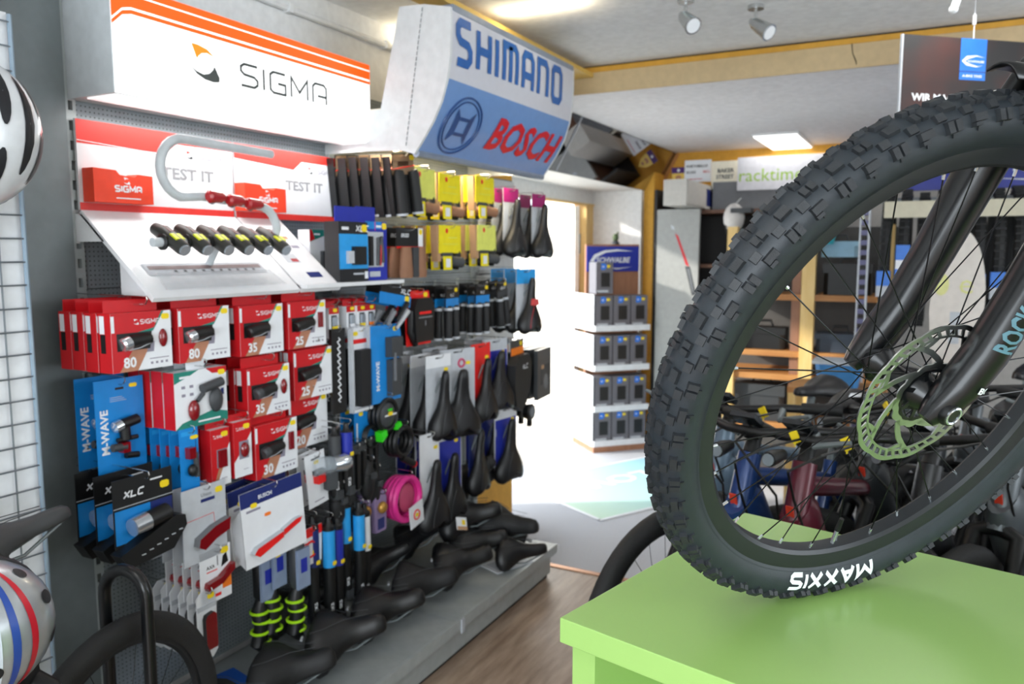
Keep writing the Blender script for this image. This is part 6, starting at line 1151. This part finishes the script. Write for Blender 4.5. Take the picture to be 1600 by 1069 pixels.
o = helmet(mat('helmet_silver', '#AEB3B8', .3, .5, coat=.4), .115, .105, .112, [(52, 22, 9, 6), (56, -14, 9, 6), (50, 52, 9, 6), (-10, -20, 8, 7), (-14, 22, 8, 7), (60, -44, 10, 5)], [(8, 3.2, mat('stripe_blue', '#2B4A9A', .3)), (24, 3.2, mat('stripe_red', '#C02030', .3)), (-6, 3, mat('stripe_pale', '#C8D2DC', .3))]); o.location = (-1.33, .678, .862); o.rotation_euler = (0, 0, WALLROT - .1); tag(o, 'silver helmet with red and blue stripes hanging on the grid panel', 'helmet')
for z, w, ln, yy in ((1.70, 'white helmet', 0, .83), (.90, 'silver helmet', .29, .678)): b = MB(); b.tube([(0, .07, 0), (0, -ln, 0), (0, -ln - .012, .012)], .004, CHROME, 6); o = b.build('grid_hook'); o.location = (-1.635, yy, z); o.rotation_euler = (0, 0, WALLROT); tag(o, f'chrome grid hook carrying the {w}', 'hook'); sub(o, 'hook_plate', lambda b: b.box(-.02, .06, -.03, .02, .066, .03, STEEL))
o = make_saddle(.17, .26, mat('saddle_grey', '#3A3C3E', .5), False, thick=.05); lay(o, -1.54, .72, .925, 0.0, .04); tag(o, 'dark grey saddle on the grid panel between the two helmets', 'saddle'); sub(o, 'saddle_clamp', lambda b: b.tube([(0, .03, .12), (0, .08, .13), (-.0, .075, .06)], .012, BLACK, 8))

# ================================================================== background bicycles
def bicycle(frame_m, lab, pos, yaw, barw=.66, battery=True, tag_m=YST, light=True, steer=0.0, rack=True, bars=True):
    t = empty('bicycle', pos, yaw); tag(t, lab, 'bicycle', 'bicycles parked behind the table')
    P = lambda x, z, y=0.0: (x, y, z)
    sub(t, 'frame', lambda b: (b.tube([P(.405, .71), P(.335, .915)], [.034, .032], frame_m, 14), b.tube([P(.37, .86), P(-.15, .74)], [.028, .024], frame_m, 12), b.tube([P(0, .30), P(-.17, .80)], .021, frame_m, 12), b.tube([P(0, .30, .03), P(-.46, .36, .06)], .013, frame_m, 8), b.tube([P(0, .30, -.03), P(-.46, .36, -.06)], .013, frame_m, 8), b.tube([P(-.15, .74, .01), P(-.46, .36, .06)], .010, frame_m, 8), b.tube([P(-.15, .74, -.01), P(-.46, .36, -.06)], .010, frame_m, 8)))
    def dt(b):
        A, B_ = Vector(P(.385, .80)), Vector(P(.03, .30)); ax = (B_ - A).normalized(); nn_ = Vector((ax.z, 0, -ax.x)); rings = []
        for f, hw, hn in ((0, .034, .062), (.06, .046, .085), (.3, .050, .078), (.92, .048, .066), (1, .03, .04)):
            c = A.lerp(B_, f); rings.append([tuple(c + Vector((0, hw * cos(a), 0)) + nn_ * hn * sin(a)) for a in [2 * pi * i / 14 for i in range(14)]])
        b.loft(rings, frame_m)
    o = sub(t, 'down_tube', dt)
    sub(o, 'head_badge', lambda b: b.boxm(Matrix.Translation((.415, 0, .80)) @ Matrix.Rotation(.33, 4, 'Y'), .004, .02, .035, mat('badge_red', '#D8402A', .4)))
    sub(t, 'motor', lambda b: b.loft([[(.0 + .085 * k * cos(a), y, .30 + .075 * k * sin(a)) for a in [2 * pi * i / 16 for i in range(16)]] for y, k in ((-.07, .7), (-.055, 1), (.055, 1), (.07, .7))], BLACK))
    M = Matrix.Translation((.365, 0, .80)) @ Matrix.Rotation(steer, 4, Vector((-.32, 0, .947))) @ Matrix.Translation((-.365, 0, -.80))
    def S(name, fn, par=None):
        b = MB(); b.T = M; fn(b); return b.build(name, par or t)
    def wheel(nm, x, T):
        b = MB(); b.T = T
        prof = [(.296, .012), (.303, .019), (.330, .026), (.348, .022), (.358, .010), (.358, -.010), (.348, -.022), (.330, -.026), (.303, -.019), (.296, -.012)]
        vs = []; K = len(prof); N = 48
        for i in range(N):
            a = 2 * pi * i / N
            vs += [(x + r * cos(a), z, .36 + r * sin(a)) for r, z in prof]
        b.add(vs, [(i * K + k, i * K + k + 1, ((i + 1) % N) * K + k + 1, ((i + 1) % N) * K + k) for i in range(N) for k in range(K - 1)], RT, True); w_ = b.build(nm, t)
        b = MB(); b.T = T; b.torus((x, 0, .36), .293, .011, RIMM, 'y', 48, 6); b.build('rim', w_)
        b = MB(); b.T = T; b.tube([(x, -.055, .36), (x, .055, .36)], .022, STEELD, 10)
        for i in range(24):
            a = 2 * pi * i / 24; f = a + (.9 if i % 4 < 2 else -.9); b.tube([(x + .022 * cos(f), .028 * (-1) ** i, .36 + .022 * sin(f)), (x + .288 * cos(a), 0, .36 + .288 * sin(a))], .0011, SPOKEM, 4, False)
        q = b.build('spokes', w_); q['kind'] = 'stuff'
        b = MB(); b.T = T; b.torus((x, .035, .36), .085, .006, STEELD, 'y', 24, 4); b.build('brake_disc', w_)
    wheel('front_wheel', .645, M); wheel('rear_wheel', -.46, None)
    S('fork', lambda b: [b.tube([P(.405, .72, .0), P(.412, .70, s * .055), P(.47, .585, s * .06), P(.645, .36, s * .055)], [.026, .022, .021, .014], BLACK if battery else frame_m, 12) for s in (1, -1)])
    S('stem', lambda b: b.tube([P(.335, .915), P(.315, .955), P(.345, 0.975), P(.37, 0.985)], [.022, .022, .02, .018], BLACK, 10))
    if not bars: return finish_bike(t)
    hb = S('handlebar', lambda b: b.tube([P(.25, 1.005, -barw / 2), P(.31, 1.00, -barw * .28), P(.37, 0.985, -.05), P(.37, 0.985, .05), P(.31, 1.00, barw * .28), P(.25, 1.005, barw / 2)], .0125, BLACK, 10))
    for s in (1, -1):
        S('grip', lambda b: b.tube([P(.29, 1.003, s * barw * .34), P(.25, 1.005, s * barw / 2)], [.017, .018], SOFT, 10), hb)
        S('brake_lever', lambda b: b.tube([P(.315, 0.995, s * barw * .27), P(.37, 0.975, s * barw * .30), P(.37, 1.0, s * barw * .44)], [.012, .009, .006], STEELD, 8), hb)
        S('cable', lambda b: b.tube([P(.34, 0.99, s * barw * .26), P(.47, 0.975, s * .12), P(.50, .93, s * .05), P(.43, .84, s * .025), P(.40, .76, s * .035)], .0035, BLACK, 6, False), hb)
    S('display', lambda b: b.boxm(Matrix.Translation((.36, 0, 1.015)) @ Matrix.Rotation(-.6, 4, 'Y'), .055, .075, .014, mat('display_dark', '#22262A', .15, coat=.5)), hb)
    if light: S('headlight', lambda b: b.tube([P(.44, .955, 0), P(.475, .955, 0), P(.505, .952, 0)], [.014, .019, .020], BLACK, 12), hb); S('headlight_lens', lambda b: b.tube([P(.505, .952, 0), P(.509, .952, 0)], .016, LAMPG, 12), hb)
    if tag_m: S('price_tag', lambda b: (b.boxm(Matrix.Translation((.37, barw * .22, .99)) @ Matrix.Rotation(.5, 4, 'X'), .004, .022, .032, tag_m), b.tube([P(.36, 0.985, barw * .22), P(.37, 0.965, barw * .22)], .002, tag_m, 4)), hb)
    return finish_bike(t, rack)
def finish_bike(t, rack=False):
    P = lambda x, z, y=0.0: (x, y, z)
    sub(t, 'seat_post', lambda b: b.tube([P(-.165, .78), P(-.215, .945)], .0145, STEELD, 10))
    sd = saddle_mesh(.18, .27, m=LEATHER, groove=False, thick=.05).build('saddle', t, 1.4); sd.matrix_local = Matrix.Translation((-.37, 0, .97)) @ Matrix.Rotation(-pi / 2, 4, 'Z') @ Matrix.Rotation(-pi / 2, 4, 'X')
    sub(t, 'crank', lambda b: (b.torus((0, .075, .30), .085, .006, STEELD, 'y', 24, 5), b.tube([P(0, .30, .085), P(.12, .19, .095)], .010, BLACK, 8), b.tube([P(0, .30, -.085), P(-.12, .41, -.095)], .010, BLACK, 8), b.box(.08, .10, .175, .16, .18, .195, BLACK), b.box(-.16, -.18, .40, -.08, -.10, .42, BLACK)))
    if rack:
        sub(t, 'rear_mudguard', lambda b: b.add([p for i in range(13) for p in [(-.46 + .385 * cos(a), y, .36 + .385 * sin(a)) for a in [radians(20 + 12 * i)] for y in (-.032, .032)]], [(2 * i, 2 * i + 1, 2 * i + 3, 2 * i + 2) for i in range(12)], BLACK, True))
        sub(t, 'luggage_rack', lambda b: [b.tube([P(-.25, .80, s * .05), P(-.70, .80, s * .06)], .006, BLACK, 6) for s in (1, -1)] + [b.tube([P(-.46, .37, s * .075), P(-.55, .80, s * .06)], .006, BLACK, 6) for s in (1, -1)] + [b.tube([P(-.25 - .1 * i, .80, -.055), P(-.25 - .1 * i, .80, .055)], .005, BLACK, 6) for i in range(5)])
    sub(t, 'kickstand', lambda b: b.tube([P(-.10, .30, .05), P(-.16, .02, .19)], .009, BLACK, 8))
    return t
D2 = radians(250)
def park(hx, hy, ang, **k):
    a = radians(ang); k['pos'] = (hx - cos(a) * .37, hy - sin(a) * .37, 0.002); k['yaw'] = a; t = bicycle(**k); return t
SLATE = mat('frame_slate', '#6F8496', .3, .2, coat=.4); FBLUE = mat('frame_blue', '#1E3F7A', .3, .2, coat=.4); MAROON = mat('frame_maroon', '#5A1426', .3, .2, coat=.4); FDARK = mat('frame_graphite', '#2A2E31', .35, .2); FGREY = mat('frame_grey', '#5E6468', .35, .3); FBLK = mat('frame_black', '#17191B', .35)
park(-.55, 2.46, 250, frame_m=SLATE, lab='slate blue e-bike whose front tyre shows left of the table')
park(-.42, 2.17, 251, frame_m=FBLUE, lab='dark blue e-bike just right of the slate one')
park(-.27, 2.13, 254, frame_m=MAROON, lab='maroon e-bike right of the dark blue one', steer=-.12, barw=.6)
park(-.13, 2.62, 248, frame_m=FDARK, lab='graphite e-bike behind the maroon one', steer=-.65)
park(.02, 2.26, 248, frame_m=FBLK, lab='black e-bike behind the brake rotor', tag_m=None, steer=-.4)
park(.22, 2.50, 246, frame_m=FGREY, lab='grey e-bike seen through the right of the wheel')
park(.42, 2.16, 246, frame_m=FDARK, lab='graphite e-bike at the right edge behind the table', tag_m=None)
park(.50, 2.75, 245, frame_m=FBLK, lab='black e-bike at the far right behind the others', steer=.2)
park(.16, 3.25, 248, frame_m=FGREY, lab='grey e-bike in the back row near the white cutout board', tag_m=None)
a = radians(102.6); KS = .93; WX, WY = -1.52, 1.045; b0 = bicycle(FBLK, 'black bike parked in a hoop stand below the silver helmet', (WX - cos(a) * .645 * KS, WY - sin(a) * .645 * KS, .002), a, light=False, tag_m=None, rack=False, bars=False); del b0['group']; b0.scale = (KS, KS, KS)
nv = Vector((.976, .218, 0)); tv = Vector((-.218, .976, 0)); c0 = Vector((WX, WY, 0)) + tv * .045
o = MB().tube([tuple(c0 - nv * .055 + Vector((0, 0, .0))), tuple(c0 - nv * .055 + Vector((0, 0, .715)))] + [tuple(c0 + nv * (-.055 * cos(t_)) + Vector((0, 0, .715 + .06 * sin(t_)))) for t_ in [radians(15 * i) for i in range(1, 12)]] + [tuple(c0 + nv * .055 + Vector((0, 0, .715))), tuple(c0 + nv * .055)], .0135, FORKM, 12).build('hoop_stand'); tag(o, 'black tubular hoop stand straddling the parked front tyre', 'bike stand'); sub(o, 'foot_bar', lambda b: b.tube([tuple(c0 - nv * .07 - tv * .2 + Vector((0, 0, .014))), tuple(c0 - nv * .055 + Vector((0, 0, .014))), tuple(c0 + nv * .055 + Vector((0, 0, .014))), tuple(c0 + nv * .07 + tv * .2 + Vector((0, 0, .014)))], .012, FORKM, 10))
